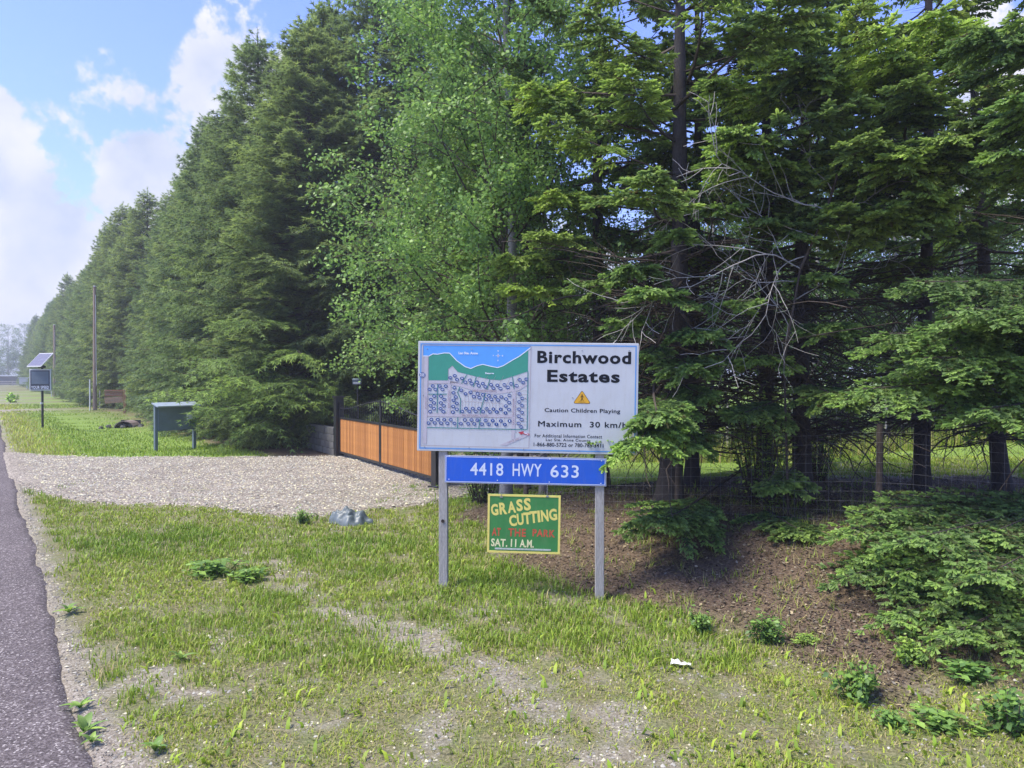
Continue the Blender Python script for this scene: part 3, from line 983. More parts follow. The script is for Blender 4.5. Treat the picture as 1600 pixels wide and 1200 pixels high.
def dead_proto(L, r, n_lat=16):
    seg = []
    def walk(p, d, l, rad, depth):
        n = max(2, int(l / .16)); st = l / n
        for i in range(n):
            d2 = d + r.normal(0, .13, 3); d2[2] -= .03; d2 /= np.linalg.norm(d2)
            q = p + d2 * st
            ra = rad * (1 - i / n * .7); rb_ = rad * (1 - (i + 1) / n * .7)
            seg.append((p, q, ra, rb_))
            if depth < 2 and r.random() < (.75 if depth == 0 else .5) and i > 0:
                a = r.choice([-1, 1]) * math.radians(r.uniform(35, 75)); c, s = math.cos(a), math.sin(a)
                dd = np.array([d2[0] * c - d2[1] * s, d2[0] * s + d2[1] * c, d2[2] + r.normal(-.05, .3)])
                walk(q, dd / np.linalg.norm(dd), l * (1 - i / n) * r.uniform(.35, .65) + .08, rb_ * .6, depth + 1)
            p = q; d = d2
    walk(np.zeros(3), np.array([1, 0, .1]), L, .006 + .006 * L, 0)
    return dict(p0=np.array([s[0] for s in seg]), p1=np.array([s[1] for s in seg]), r0=np.array([s[2] for s in seg]), r1=np.array([s[3] for s in seg]), L=L)


def rot_zy(azim, pitch, roll=0.0):
    return np.array((Matrix.Rotation(azim, 3, 'Z') @ Matrix.Rotation(-pitch, 3, 'Y') @ Matrix.Rotation(roll, 3, 'X')))


def trunk_mesh(H, r0, r, name='trunk', mat='bark', lean=(0, 0), n=10, flare=1.5, top=.08, wob=.04):
    rings = int(10 + H); zs = np.concatenate([[-.25, 0, .15, .4], np.linspace(.8, H, rings)])
    v = []; 
    for z in zs:
        t = max(z, 0) / H
        rad = r0 * (1 - t) ** .85 + top * r0 + r0 * (flare - 1) * math.exp(-max(z, 0) / .22)
        cx = lean[0] * z + wob * math.sin(z * .7 + r0 * 50); cy_ = lean[1] * z + wob * math.cos(z * .55)
        for k in range(n):
            a = 2 * math.pi * k / n
            rr = rad * (1 + .12 * math.sin(3 * a + z * 2) * math.exp(-max(z, 0) / .4) + r.normal(0, .03))
            v.append((cx + rr * math.cos(a), cy_ + rr * math.sin(a), z))
    q = []
    for i in range(len(zs) - 1):
        for k in range(n):
            a = i * n + k; b = i * n + (k + 1) % n
            q.append((a, b, b + n, a + n))
    return mesh_from(name, np.array(v), np.array(q), smooth=True, mats=[M[mat]])


def place_bough(cat, wcat, pr, kind, sl, origin, azim, pitch, k, r, tipamt=1.0, brown=0.0, roll=0.0, keep=1.0):
    R = rot_zy(azim, pitch, roll)
    if kind:
        n = len(pr['pos'])
        sel = r.random(n) < keep
        n = sel.sum()
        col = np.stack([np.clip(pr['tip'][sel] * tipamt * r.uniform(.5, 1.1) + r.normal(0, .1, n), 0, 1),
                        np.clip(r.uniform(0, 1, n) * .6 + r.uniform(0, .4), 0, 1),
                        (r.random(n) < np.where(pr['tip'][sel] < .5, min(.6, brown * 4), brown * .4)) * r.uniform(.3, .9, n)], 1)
        sprig_mesh(cat, kind, (pr['pos'][sel] * k) @ R.T + origin, pr['fwd'][sel] @ R.T, sl * r.uniform(.75, 1.25, n), col, r)
    tubes(wcat, (pr['p0'] * k) @ R.T + origin, (pr['p1'] * k) @ R.T + origin, pr['r0'], pr['r1'])


class Proxy: pass


def spruce_meshes(H, R0, kind, sl, lat, seed, z0=.5, dz=.3, per=7, live0=.35, dead_to=0.0, tipamt=.7, brown=.02, needle='needle', trunk_r=.2,
                  power=.85, top_thin=None, dead_n=5, skip=0.0, sag=-.12):
    r = np.random.default_rng(seed)
    lens = [.35, .7, 1.2, 1.9, 2.7, 3.5]
    protos = {l: [bough_proto(l, sl, r, live0 if l > 1 else .12, lat, .45, .22, .2) for _ in range(2)] for l in lens}
    deads = [dead_proto(l, r) for l in (1.2, 1.8, 2.4)]
    cat = Cat(); wcat = Cat()
    z = z0; ph = 0
    while z < H - .15:
        t = z / H
        L = R0 * (1 - t) ** power * (0.75 + .25 * min(1, (z + .5) / 2.5)) + .18
        npb = per if top_thin is None or z < top_thin else max(3, per // 2)
        if z < dead_to:
            for _ in range(dead_n):
                pr = deads[r.integers(0, 3)]
                k = L / pr['L'] * r.uniform(.5, .95)
                place_bough(cat, wcat, pr, None, sl, np.array([0, 0, z + r.uniform(-.15, .15)]), r.uniform(0, 6.28), r.uniform(-.35, .15), k, r)
        for j in range(npb):
            ph += 2 * math.pi / npb + r.uniform(-.25, .25)
            if z < dead_to and r.random() < skip: continue
            Lb = L * r.uniform(.72, 1.12)
            l = min(lens, key=lambda q: abs(q - Lb))
            pr = protos[l][r.integers(0, 2)]
            pitch = sag + .55 * t ** 1.3 + r.normal(0, .09)
            place_bough(cat, wcat, pr, kind, sl, np.array([0, 0, z + r.uniform(-.5, .5) * dz]), ph, pitch, Lb / l, r, tipamt, brown, r.normal(0, .12))
        z += dz * (1 - .45 * t)
        ph += .7
    # leader
    n = 14
    zz = np.linspace(H - .5, H + .25, n)
    sprig_mesh(cat, kind, np.stack([np.zeros(n), np.zeros(n), zz], 1), np.stack([r.normal(0, .5, n), r.normal(0, .5, n), np.ones(n)], 1), np.full(n, sl), np.stack([np.full(n, .5)] * 3, 1) * [1, 1, 0], r)
    tm = trunk_mesh(H, trunk_r, r)
    cm = cat.mesh('crown', M[needle])
    bm_ = wcat.mesh('branches', M['twig'])
    return dict(trunk=tm, crown=cm, branches=bm_, tris=cat.tris() + wcat.tris(), H=H)


def put_tree(name, meshes, loc, rz, sc, label, category, group=None, tilt=(0, 0)):
    t = thing(name, label, category, loc, rz, group)
    t.rotation_euler = (tilt[0], tilt[1], rz)
    t.scale = (sc[0], sc[0], sc[1])
    for nm in ('trunk', 'branches', 'crown'):
        if nm in meshes: link(nm, meshes[nm], t, kind=None if nm == 'trunk' else 'stuff')
    return t


# ------------------------------------------------------------------ the spruce row on the left
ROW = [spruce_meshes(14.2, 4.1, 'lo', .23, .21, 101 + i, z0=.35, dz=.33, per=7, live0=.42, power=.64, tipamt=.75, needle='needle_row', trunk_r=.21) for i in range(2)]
TRIS['row'] = [m_['tris'] for m_ in ROW]
rr = np.random.default_rng(5)
ROWT = []
s = 24.6; k = 0; nlab = 0
while s < 205:
    o = 9.3 + rr.normal(0, .3)
    gap = 41 < s < 55
    if gap: o += .8
    x, y = road_xy(s, o)
    sc = rr.uniform(.85, 1.1); sh = rr.uniform(.86, 1.12)
    if gap: sc = .88
    if k == 0: lab = 'dense dark green spruce left of the gate, behind the grey notice board'
    elif k == 1: lab = 'tall dense spruce next in line past the one beside the gate'
    elif k == 2: lab = 'dense roadside spruce third along from the gate'
    elif k == 3: lab = 'dense roadside spruce fourth along from the gate'
    elif s > 45.5 and nlab < 2:
        lab = ['spruce set back behind the brown wooden name sign', 'spruce set back behind the nearer wooden utility pole'][nlab]; nlab += 1
    else: lab = 'dense spruce with boughs to the ground in the long roadside row'
    tr_ = put_tree('spruce_tree', ROW[int(rr.integers(0, 2))], (x, y, float(gz(x, y)) if s < 60 else 0), rr.uniform(0, 6.28), (sc, sh), lab, 'spruce tree', 'spruces in the long row along the road')
    ROWT.append(tr_)
    s += rr.uniform(2.3, 3.1) * (1.0 if s < 90 else 1.35); k += 1
# taller spruces behind the gate
for i, (px, d, sh, lab) in enumerate([(515, 27.0, 1.12, 'tall spruce behind the far end of the wooden gate'), (590, 25.5, 1.15, 'tall spruce behind the middle of the wooden gate'),
                                      (660, 26, 1.1, 'tall spruce behind the birch, seen above its left side'), (735, 24, .95, 'spruce behind the birch crown above the estate sign'),
                                      (470, 31.0, 1.12, 'tall spruce in the second line behind the notice board')]):
    x = (px - 800) / F * d
    put_tree('spruce_tree', ROW[i % 2], (x, d, 0), i * 1.3, (1.0, sh), lab, 'spruce tree', 'tall spruces behind the gate')

# ------------------------------------------------------------------ the spruces on the right
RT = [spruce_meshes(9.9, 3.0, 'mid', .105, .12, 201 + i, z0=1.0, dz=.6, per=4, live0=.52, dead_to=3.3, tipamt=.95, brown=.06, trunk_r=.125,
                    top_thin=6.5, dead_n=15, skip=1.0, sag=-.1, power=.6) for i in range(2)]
TRIS['right'] = [m_['tris'] for m_ in RT]
right_trees = [
    (2.15, 9.9, 1.15, 1.0, 0, 0.3, (0, .02), 'spruce with a thick flared trunk just right of the estate sign'),
    (2.85, 11.5, .8, .95, 1, 1.9, (0, 0), 'thinner spruce just behind the thick trunk right of the estate sign'),
    (4.05, 10.35, .95, 1.0, 0, 3.6, (0, -.02), 'spruce with two dark trunks close together, the right one of the pair'),
    (3.70, 10.9, .9, 1.0, 1, 5.0, (0, .03), 'spruce with two dark trunks close together, the left one of the pair'),
    (6.0, 10.7, .85, 1.05, 1, .9, (0, .0), 'spruce with a straight bare dark trunk standing alone at the right'),
    (1.42, 12.0, .95, 1.05, 0, 4.4, (0, 0), 'spruce rising behind the right end of the estate sign, trunk bare against the sky'),
    (.25, 14.6, .95, 1.0, 1, 2.6, (0, 0), 'spruce rising behind the birch and the left half of the estate sign'),
    (7.3, 10.9, .9, .95, 0, 2.2, (0, .08), 'leaning spruce at the right edge of the wood'),
    (7.2, 7.9, 1.0, 1.0, 1, 3.3, (0, 0), 'nearest spruce at the far right, its boughs sweeping over the verge'),
]
RTREE = []
for (x, y, sc, sh, vi, rz, tilt, lab) in right_trees:
    RTREE.append(put_tree('spruce_tree', RT[vi], (x, y, float(gz(x, y)) - .03), rz, (sc, sh), lab, 'spruce tree', 'spruces standing behind the wire fence', tilt))

# hero boughs: (tree index, tip pixel, tip distance, root height, bough length class, name)
HB = {}
hr = np.random.default_rng(77)
HPROT = {l: [bough_proto(l, .080, hr, .56, .085, .4, .22, .12) for _ in range(2)] for l in (1.6, 2.4, 3.4)}
ROWP = [bough_proto(3.4, .2, hr, .35, .17, .45, .2, .12) for _ in range(2)]
NPROT = {l: [bough_proto(l, .072, hr, .52, .07, .42, .24, .10) for _ in range(1)] for l in (1.4, 2.4)}


def hero(tree_i, specs, kind='mid', sl=.088, prot=None, brown=.04, tipamt=1.2, name='bough'):
    prot = prot or HPROT
    tr = right_trees[tree_i]; root_xy = np.array([tr[0], tr[1]])
    cat = Cat(); wcat = Cat()
    for (px, py, d, rise) in specs:
        tipp = P(px, py, d)
        root = np.array([root_xy[0], root_xy[1], tipp[2] + rise])
        v = tipp - root; L = np.linalg.norm(v)
        l = min(prot, key=lambda q: abs(q - L))
        pr = prot[l][hr.integers(0, len(prot[l]))]
        az_ = math.atan2(v[1], v[0])
        # the prototype tip lies at z=(-droop+upturn)*L; aim it at the wanted tip
        tz = pr['pos'][-1][2] / pr['pos'][-1][0]
        pitch = math.atan2(v[2], math.hypot(v[0], v[1])) - math.atan(tz)
        place_bough(cat, wcat, pr, kind, sl, root, az_, pitch, L / l, hr, tipamt, brown, hr.normal(0, .08))
    par = RTREE[tree_i]
    inv = Matrix.LocRotScale(par.location, par.rotation_euler, par.scale).inverted()
    for nm, cc, mm in (('bough', cat, 'needle'), ('bough_wood', wcat, 'twig')):
        o = link(nm, cc.mesh(nm, M[mm]), par, kind='stuff')
        o.matrix_parent_inverse = inv
    return cat.tris() + wcat.tris()


ht = 0
ht += hero(0, [(972, 690, 6.95, .5), (1000, 650, 7.1, .5), (1050, 640, 7.8, .5), (1100, 620, 8.2, .4), (1030, 450, 7.6, .35), (1180, 470, 8.2, .3),
               (1000, 555, 8.6, .4), (1080, 700, 8.3, .6), (890, 440, 8.8, .3), (960, 420, 8.2, .35), (1150, 560, 9.0, .2), (1110, 520, 7.9, .4), (1060, 360, 8.2, .3), (1150, 320, 8.4, .3), (950, 500, 8.7, .3), (1060, 575, 7.9, .4), (930, 560, 9.2, .3)])
ht += hero(2, [(1140, 200, 7.9, .3), (1230, 100, 8.0, .3), (1110, 245, 8.4, .35), (1290, 620, 8.2, .4), (1180, 650, 8.3, .45), (1220, 760, 8.6, .35), (1210, 340, 8.3, .3), (1310, 430, 8.3, .35), (1330, 320, 8.2, .3), (1190, 560, 8.6, .3), (1280, 510, 8.4, .3), (1240, 250, 8.2, .3), (1130, 120, 8.4, .3)])
ht += hero(5, [(810, 140, 9.6, .4), (850, 300, 9.8, .35), (990, 70, 9.2, .3), (1010, 165, 9.4, .35), (775, 400, 9.8, .4), (820, 445, 9.6, .4), (1100, 60, 10.5, .3), (860, 360, 9.4, .3)])
ht += hero(4, [(1210, 90, 8.0, .35), (1320, 60, 7.7, .3), (1330, 215, 7.6, .45), (1400, 130, 7.6, .35), (1460, 215, 7.3, .45), (1500, 190, 7.4, .3), (1430, 30, 7.6, .3), (1360, 330, 8.0, .3), (1430, 300, 7.8, .3), (1390, 240, 7.6, .3)])
ht += hero(8, [(1560, 160, 6.8, .3), (1500, 60, 7.0, .3), (1590, 230, 6.8, .3), (1590, 60, 7, .3)])
ht += hero(8, [(1385, 520, 6.6, .45), (1460, 440, 6.7, .4), (1375, 610, 6.4, .5), (1470, 560, 6.2, .4), (1530, 480, 6.0, .35), (1560, 640, 6.0, .4)],
           'near', .082, NPROT)
ht += hero(8, [(1360, 900, 6.2, .4), (1350, 830, 6.5, .35), (1420, 960, 5.7, .4), (1480, 850, 5.7, .3), (1500, 980, 5.3, .35), (1590, 900, 5.2, .3), (1580, 1000, 5.2, .35), (1395, 800, 6.7, .3)],
           'near', .084, NPROT, brown=.12)
ht += hero(8, [(1375, 870, 6.4, .5), (1450, 900, 6.0, .5), (1530, 930, 5.6, .5), (1590, 840, 5.9, .4), (1440, 990, 5.7, .6), (1560, 560, 6.3, .4), (1590, 480, 6.2, .3)], 'near', .084, NPROT, brown=.10)
ht += hero(3, [(1010, 810, 7.6, .15), (1235, 830, 7.8, .1)], tipamt=1.0)
par0 = ROWT[0]; cat_ = Cat(); wcat_ = Cat()
for (px, py, d) in [(275, 615, 20.2), (330, 640, 20.0), (300, 560, 20.3), (370, 500, 20.5), (420, 620, 19.8), (350, 590, 19.6), (445, 600, 20.2), (400, 665, 20.0), (480, 555, 20.4), (495, 630, 20.8)]:
    tp = P(px, py, d); rt = np.array([par0.location.x, par0.location.y, tp[2] + .7]); v_ = tp - rt; L_ = np.linalg.norm(v_)
    pr_ = ROWP[hr.integers(0, 2)]; tz_ = pr_['pos'][-1][2] / pr_['pos'][-1][0]
    place_bough(cat_, wcat_, pr_, 'lo', .2, rt, math.atan2(v_[1], v_[0]), math.atan2(v_[2], math.hypot(v_[0], v_[1])) - math.atan(tz_), L_ / 3.4, hr, 1.5, .0, hr.normal(0, .1))
inv0 = Matrix.LocRotScale(par0.location, par0.rotation_euler, par0.scale).inverted()
for nm, cc, mm in (('bough', cat_, 'needle'), ('bough_wood', wcat_, 'twig')):
    o = link(nm, cc.mesh(nm, M[mm]), par0, kind='stuff'); o.matrix_parent_inverse = inv0
TRIS['heroes'] = ht


# ------------------------------------------------------------------ broadleaf trees
def broadleaf_meshes(H, seed, spread, nleaf_per, leaf, bias=(0, 0), z_first=1.2, mat='birch', bark_m='bark_birch', trunk_r=.1, droop=.05, nl=26, tipamt=1.0, up=.55):
    r = np.random.default_rng(seed)
    seg = []; pts = []
    bias = np.array([bias[0], bias[1], 0.0])
    def walk(p, d, l, rad, depth):
        n = max(2, int(l / .28)); st = l / n
        for i in range(n):
            d = d + r.normal(0, .10, 3); d[2] += (-droop if depth > 0 else .0) ; d = d / np.linalg.norm(d)
            q = p + d * st
            seg.append((p, q, rad * (1 - i / n * .75), rad * (1 - (i + 1) / n * .75)))
            if depth >= 1 or i > n * .4: pts.append((q, d, depth))
            if depth < 2 and i >= 1 and r.random() < .8:
                e = r.normal(0, 1, 3); e -= e.dot(d) * d; e /= np.linalg.norm(e)
                dd = d * r.uniform(.5, .9) + e * .75; dd[2] *= .7
                walk(q, dd / np.linalg.norm(dd), l * (1 - .6 * i / n) * r.uniform(.3, .5) + .15, rad * .5, depth + 1)
            p = q
    for i in range(nl):
        z = z_first + (H * .96 - z_first) * (i / nl) ** .95
        a = i * 2.4 + r.uniform(-.4, .4); t = z / H
        d = np.array([math.cos(a), math.sin(a), up + .5 * t]); d = d / np.linalg.norm(d)
        ll = spread * (1 - t) ** .6 * r.uniform(.7, 1.1) * (1 + .45 * (d * bias).sum()) + .4
        d = d + bias * .25; d /= np.linalg.norm(d)
        walk(np.array([0, 0, z]), d, ll, .028 * (1 - t) + .008, 0)
    cat = Cat(); wc = Cat()
    tubes(wc, [s_[0] for s_ in seg], [s_[1] for s_ in seg], [s_[2] for s_ in seg], [s_[3] for s_ in seg])
    p = np.array([q[0] for q in pts]); n = len(p) * nleaf_per
    pos = np.repeat(p, nleaf_per, 0) + r.normal(0, .078 * leaf / .05, (n, 3))
    f = norm(np.stack([r.normal(0, .8, n), r.normal(0, .8, n), r.normal(-.55, .5, n)], 1))
    nrm = norm(np.stack([r.normal(0, .55, n), r.normal(-.15, .55, n), np.abs(r.normal(.9, .4, n))], 1))
    sd = norm(np.cross(f, nrm)); L = leaf * r.uniform(.65, 1.3, n); W = L * r.uniform(.6, .85, n)
    v = np.stack([pos, pos + f * (L * .4)[:, None] + sd * (W / 2)[:, None], pos + f * L[:, None], pos + f * (L * .4)[:, None] - sd * (W / 2)[:, None]], 1).reshape(-1, 3)
    t = (np.array([[0, 1, 2], [0, 2, 3]])[None] + (np.arange(n) * 4)[:, None, None]).reshape(-1, 3)
    cl = np.repeat(np.clip(.5 + r.normal(0, .3, len(p)), 0, 1), nleaf_per)
    c = np.stack([np.clip(cl * tipamt + r.normal(0, .15, n), 0, 1), r.random(n), (r.random(n) < .01) * .5], 1)
    cat.add(v, t, np.repeat(c, 4, 0))
    tm = trunk_mesh(H, trunk_r, r, mat=bark_m, flare=1.25, n=8, wob=.06)
    return dict(trunk=tm, branches=wc.mesh('branches', M['twig'] if bark_m == 'bark_birch' else M['bark']), crown=cat.mesh('crown', M[mat]), tris=cat.tris() + wc.tris())


BI = [broadleaf_meshes(10.8, 301, 3.2, 46, .062, bias=(-.7, -.3), z_first=1.7, nl=46, trunk_r=.10),
      broadleaf_meshes(9.5, 302, 2.5, 30, .062, bias=(-.5, -.3), z_first=2.2, nl=34, trunk_r=.08)]
TRIS['birch'] = [m_['tris'] for m_ in BI]
put_tree('birch_tree', BI[0], (-.05, 11.9, 0), 0, (1, 1), 'leafy birch with its crown spread left over the gate, trunk behind the hanging green sign', 'birch tree', 'birches behind the estate sign')
put_tree('birch_tree', BI[1], (-.25, 13.4, 0), .6, (1.1, 1.12), 'taller birch behind the leafy one, top rising above the estate sign', 'birch tree', 'birches behind the estate sign')
put_tree('birch_tree', BI[1], (.55, 12.8, 0), 2.2, (.8, .9), 'slim birch with a pale stem seen just above the estate sign', 'birch tree', 'birches behind the estate sign')

# background wood: poplars beyond the lawn
BG = [broadleaf_meshes(11.0, 311 + i, 2.5, 15, .12, z_first=1.6, nl=30, trunk_r=.085, tipamt=.8, mat='wood') for i in range(2)]
TRIS['bg'] = [m_['tris'] for m_ in BG]
br = np.random.default_rng(9)
n_bg = 0
for row_y, step in ((23.0, 2.1), (27.0, 2.5), (33.0, 3.0), (41.0, 3.6)):
    x = -0.05 * row_y + .6
    while x < row_y * .80:
        low = .0 * row_y < x < .19 * row_y
        sc = br.uniform(.85, 1.15); sh = br.uniform(.75, 1.05) * (.62 if low else 1.0) * (1 + (row_y - 23) * .012)
        yy = row_y + br.normal(0, .8)
        put_tree('poplar_tree', BG[n_bg % 2], (x, yy, 0), br.uniform(0, 6.28), (sc, sh), 'slender poplar with a pale stem in the wood beyond the lawn', 'poplar tree', 'poplars in the wood beyond the lawn')
        n_bg += 1
        x += step * br.uniform(.7, 1.3)


def shrub_meshes(seed, R, H, n, leaf, mat='weed'):
    r = np.random.default_rng(seed)
    cat = Cat(); wc = Cat()
    p0 = []; p1 = []; tips = []
    for i in range(max(8, n // 40)):
        a = r.uniform(0, 6.28); rad = R * math.sqrt(r.random()) * .9; h = H * r.uniform(.5, 1.0) * (1 - .4 * rad / R)
        b = np.array([rad * .35 * math.cos(a), rad * .35 * math.sin(a), -.02]); e = np.array([rad * math.cos(a), rad * math.sin(a), h])
        p0.append(b); p1.append(e); tips.append((b, e))
    tubes(wc, p0, p1, np.full(len(p0), .006 + .004 * H), np.full(len(p0), .003))
    idx = r.integers(0, len(tips), n); t = r.random(n) ** .6
    B = np.array([q[0] for q in tips])[idx]; E = np.array([q[1] for q in tips])[idx]
    pos = B + (E - B) * t[:, None] + r.normal(0, 1, (n, 3)) * [R * .13, R * .13, H * .08]
    pos[:, 2] = np.maximum(pos[:, 2], .01)
    f = norm(np.stack([r.normal(0, 1, n), r.normal(0, 1, n), r.normal(-.1, .35, n)], 1)); nr = norm(np.stack([r.normal(0, .4, n), r.normal(0, .4, n), np.ones(n)], 1))
    sd = norm(np.cross(f, nr)); L = leaf * r.uniform(.6, 1.3, n); W = L * r.uniform(.55, .8, n)
    v = np.stack([pos, pos + f * (L * .45)[:, None] + sd * (W / 2)[:, None] + nr * (L * .08)[:, None], pos + f * L[:, None], pos + f * (L * .45)[:, None] - sd * (W / 2)[:, None] + nr * (L * .08)[:, None]], 1).reshape(-1, 3)
    tt = (np.array([[0, 1, 2], [0, 2, 3]])[None] + (np.arange(n) * 4)[:, None, None]).reshape(-1, 3)
    c = np.stack([np.clip(r.normal(.45, .25, n), 0, 1), r.random(n), np.zeros(n)], 1)
    cat.add(v, tt, np.repeat(c, 4, 0))
    return dict(stem=wc.mesh('stem', M['twig']), leaves=cat.mesh('leaves', M[mat]), tris=cat.tris() + wc.tris())


def put_shrub(name, ms, x, y, rz, sc, label, cat, group=None, z=None):
    t = thing(name, label, cat, (x, y, float(gz(x, y)) if z is None else z), rz, group)
    t.scale = (sc, sc, sc)
    link('stem', ms['stem'], t, kind='stuff'); link('leaves', ms['leaves'], t, kind='stuff')
    return t


UND = [shrub_meshes(401 + i, 1.5, 3.0, 3600, .12, 'wood') for i in range(2)]
k = 0
x = -0.5
while x < 21:
    put_shrub('understorey_shrub', UND[k % 2], x, 21.6 + br.normal(0, .5), br.uniform(0, 6), br.uniform(.75, 1.2), 'leafy green shrub at the edge of the wood beyond the lawn', 'shrub', 'shrubs along the edge of the far wood', 0)
    k += 1; x += br.uniform(1.3, 2.2)
# leafy saplings between the right-hand trunks
SAP = shrub_meshes(411, .55, 2.0, 1500, .07, 'birch')
put_shrub('sapling', SAP, 3.35, 9.9, 0, 1.0, 'leafy broadleaf sapling in front of the paired dark spruce trunks', 'sapling', 'saplings between the spruces')
put_shrub('sapling', SAP, 4.9, 11.9, 1.5, .8, 'leafy sapling between the paired trunks and the lone bare trunk', 'sapling', 'saplings between the spruces')
put_shrub('sapling', SAP, -.5, 12.3, 1.0, .85, 'low leafy sapling at the right-hand gate post', 'sapling', 'saplings between the spruces')

# weeds in the verge
WD = [shrub_meshes(421, .20, .30, 420, .050), shrub_meshes(422, .22, .20, 330, .052, 'birch')]
for (px, py, sc, vi, lab) in [(1200, 1003, .95, 0, 'bushy green weed on the brown litter, second from the left of the three nettles'),
                              (1338, 1062, 1.05, 0, 'dark green bushy weed on bare litter between two others'),
                              (1482, 1140, 1.15, 1, 'broad low leafy weed in the bottom right corner of the verge'),
                              (1098, 985, .75, 0, 'small green weed right of the sign post at the edge of the litter'),
                              (340, 900, 1.7, 1, 'low spreading clump of darker broad leaves in the grass left of the sign'),
                              (395, 905, 1.3, 1, 'smaller clump of darker broad leaves beside the spreading one'),
                              (475, 818, .9, 0, 'small leafy weed at the gravel edge left of the plastic sheet'),
                              (1530, 1060, 1.2, 1, 'leafy weed in the shade under the low spruce boughs at the right'),
                              (1590, 1150, 1.1, 0, 'upright leafy weed cut by the right edge of the picture'),
                              (1420, 1030, .8, 0, 'small weed at the foot of the low spruce boughs'),
                              (1255, 1010, .6, 1, 'tiny leafy weed on the litter right of the first bushy one'),
                              (1395, 1130, .7, 1, 'small leafy weed between the dark bushy weed and the corner one')]:
    x, y = gp(px, py)
    if px > 1300 and py < 1080: x, y = gp(px, py, .1)
    w_ = put_shrub('weed_plant', WD[vi], x, y, px * .01, sc, lab, 'weed', 'leafy weeds in the verge')
    w_.scale = (sc, sc * .85, sc * (1.15 if vi == 0 else .62))


def rosette(x, y, sc, label, n=9, seed=0, big=False):
    r = np.random.default_rng(seed)
    t = thing('broadleaf_weed', label, 'weed', (x, y, float(gz(x, y))), 0, 'broad-leaved weeds along the road edge')
    for i in range(n):
        a = i * 2.4 + r.uniform(-.3, .3); L = sc * r.uniform(.6, 1.1); W = L * r.uniform(.22, .32); elv = r.uniform(.65, 1.35)
        vs = []; fs = []
        m_ = 6
        for j in range(m_ + 1):
            u = j / m_; rr_ = L * (u * math.cos(elv) + .3 * u * u); zz = L * (u * math.sin(elv) - .45 * u * u)
            w = W * math.sin(math.pi * (u ** .7)) * .5 + .002
            for sgn, up in ((-1, .12), (0, 0), (1, .12)):
                vs.append((rr_ * math.cos(a) - sgn * w * math.sin(a), rr_ * math.sin(a) + sgn * w * math.cos(a), zz + abs(sgn) * w * up * 3 + .01))
            if j:
                b = 3 * j
                fs += [(b - 3, b - 2, b + 1, b), (b - 2, b - 1, b + 2, b + 1)]
        me = mesh_from('leaf', np.array(vs), np.array(fs), np.tile([[.55 + .3 * r.random(), r.random(), 0]], (len(vs), 1)), smooth=True, mats=[M['weed']])
        link('leaf', me, t)


for i, (px, py, sc, lab) in enumerate([(128, 1148, .17, 'tall pale broad-leaved weed growing in the gravel at the asphalt edge'),
                                       (122, 1110, .13, 'smaller broad-leaved weed just beyond the tall one at the asphalt edge'),
                                       (140, 1165, .10, 'lowest broad-leaved weed at the asphalt edge, nearest the camera'),
                                       (240, 1180, .14, 'broad-leaved weed between the asphalt edge and the grass, bottom of the picture'),
                                       (105, 960, .17, 'dandelion-like weed at the grass edge beside the road'),
                                       (280, 1035, .14, 'broad-leaved weed where the grass meets the bare sandy patch')]):
    x, y = gp(px, py)
    rosette(x, y, sc, lab, 8, i)


# ------------------------------------------------------------------ bleached dead shrub in front of the trees
def dead_shrub():
    r = np.random.default_rng(61)
    t = thing('dead_sapling', 'leaning dead sapling with bleached bare twigs in front of the right-hand spruces', 'dead tree', (3.35, 8.9, float(gz(3.35, 8.9))))
    seg = []; stem_seg = []
    base = np.array([3.35, 8.9, 0.4])
    def walk(p, d, l, rad, depth, pull=None):
        n = max(3, int(l / .13)); st = l / n
        for i in range(n):
            d = d + r.normal(0, .17, 3); d /= np.linalg.norm(d)
            q = p + d * st
            seg.append((p, q, rad * (1 - i / n * .7), rad * (1 - (i + 1) / n * .7)))
            if depth < 2 and i >= 1 and r.random() < .75:
                e = r.normal(0, 1, 3); e[1] *= .4; e -= e.dot(d) * d; e /= np.linalg.norm(e)
                dd = d * .8 + e * .7
                walk(q, dd / np.linalg.norm(dd), l * (1 - .5 * i / n) * r.uniform(.3, .5) + .1, rad * .62, depth + 1)
            p = q
    stem = [base, P(1225, 560, 8.7), P(1250, 420, 8.5), P(1290, 330, 8.4), P(1330, 200, 8.4)]
    for a, b in zip(stem[:-1], stem[1:]):
        stem_seg.append((a, b, .018, .012))
    for (f, to, rad) in [((1250, 420, 8.5), (960, 345, 8.0), .010), ((1260, 400, 8.5), (1020, 390, 8.0), .009), ((1290, 330, 8.4), (1080, 240, 8.0), .010), ((1275, 370, 8.5), (1070, 300, 8.0), .009),
                         ((1225, 560, 8.7), (1180, 300, 8.2), .009), ((1240, 470, 8.6), (1420, 360, 8.2), .009), ((1290, 330, 8.4), (1470, 300, 8.2), .008), ((1240, 440, 8.6), (1120, 430, 8.1), .008), ((1300, 300, 8.4), (1180, 190, 8.1), .008)]:
        a, b = P(*f), P(*to); v = b - a
        walk(a, v / np.linalg.norm(v), np.linalg.norm(v), rad, 0)
    c = Cat(); S = np.array([[*s_[0], *s_[1], s_[2], s_[3]] for s_ in seg])
    off = np.array(t.location)
    tubes(c, S[:, :3] - off, S[:, 3:6] - off, np.maximum(S[:, 6], .0036), np.maximum(S[:, 7], .0028))
    link('branches', c.mesh('branches', M['twig_pale']), t, kind='stuff')
    c2 = Cat(); T = np.array([[*s_[0], *s_[1], s_[2], s_[3]] for s_ in stem_seg])
    tubes(c2, T[:, :3] - off, T[:, 3:6] - off, T[:, 6], T[:, 7], 7)
    link('stem', c2.mesh('stem', M['twig']), t)
    return c.tris()


TRIS['dead'] = dead_shrub()


# ------------------------------------------------------------------ lettering
_glyph = {}


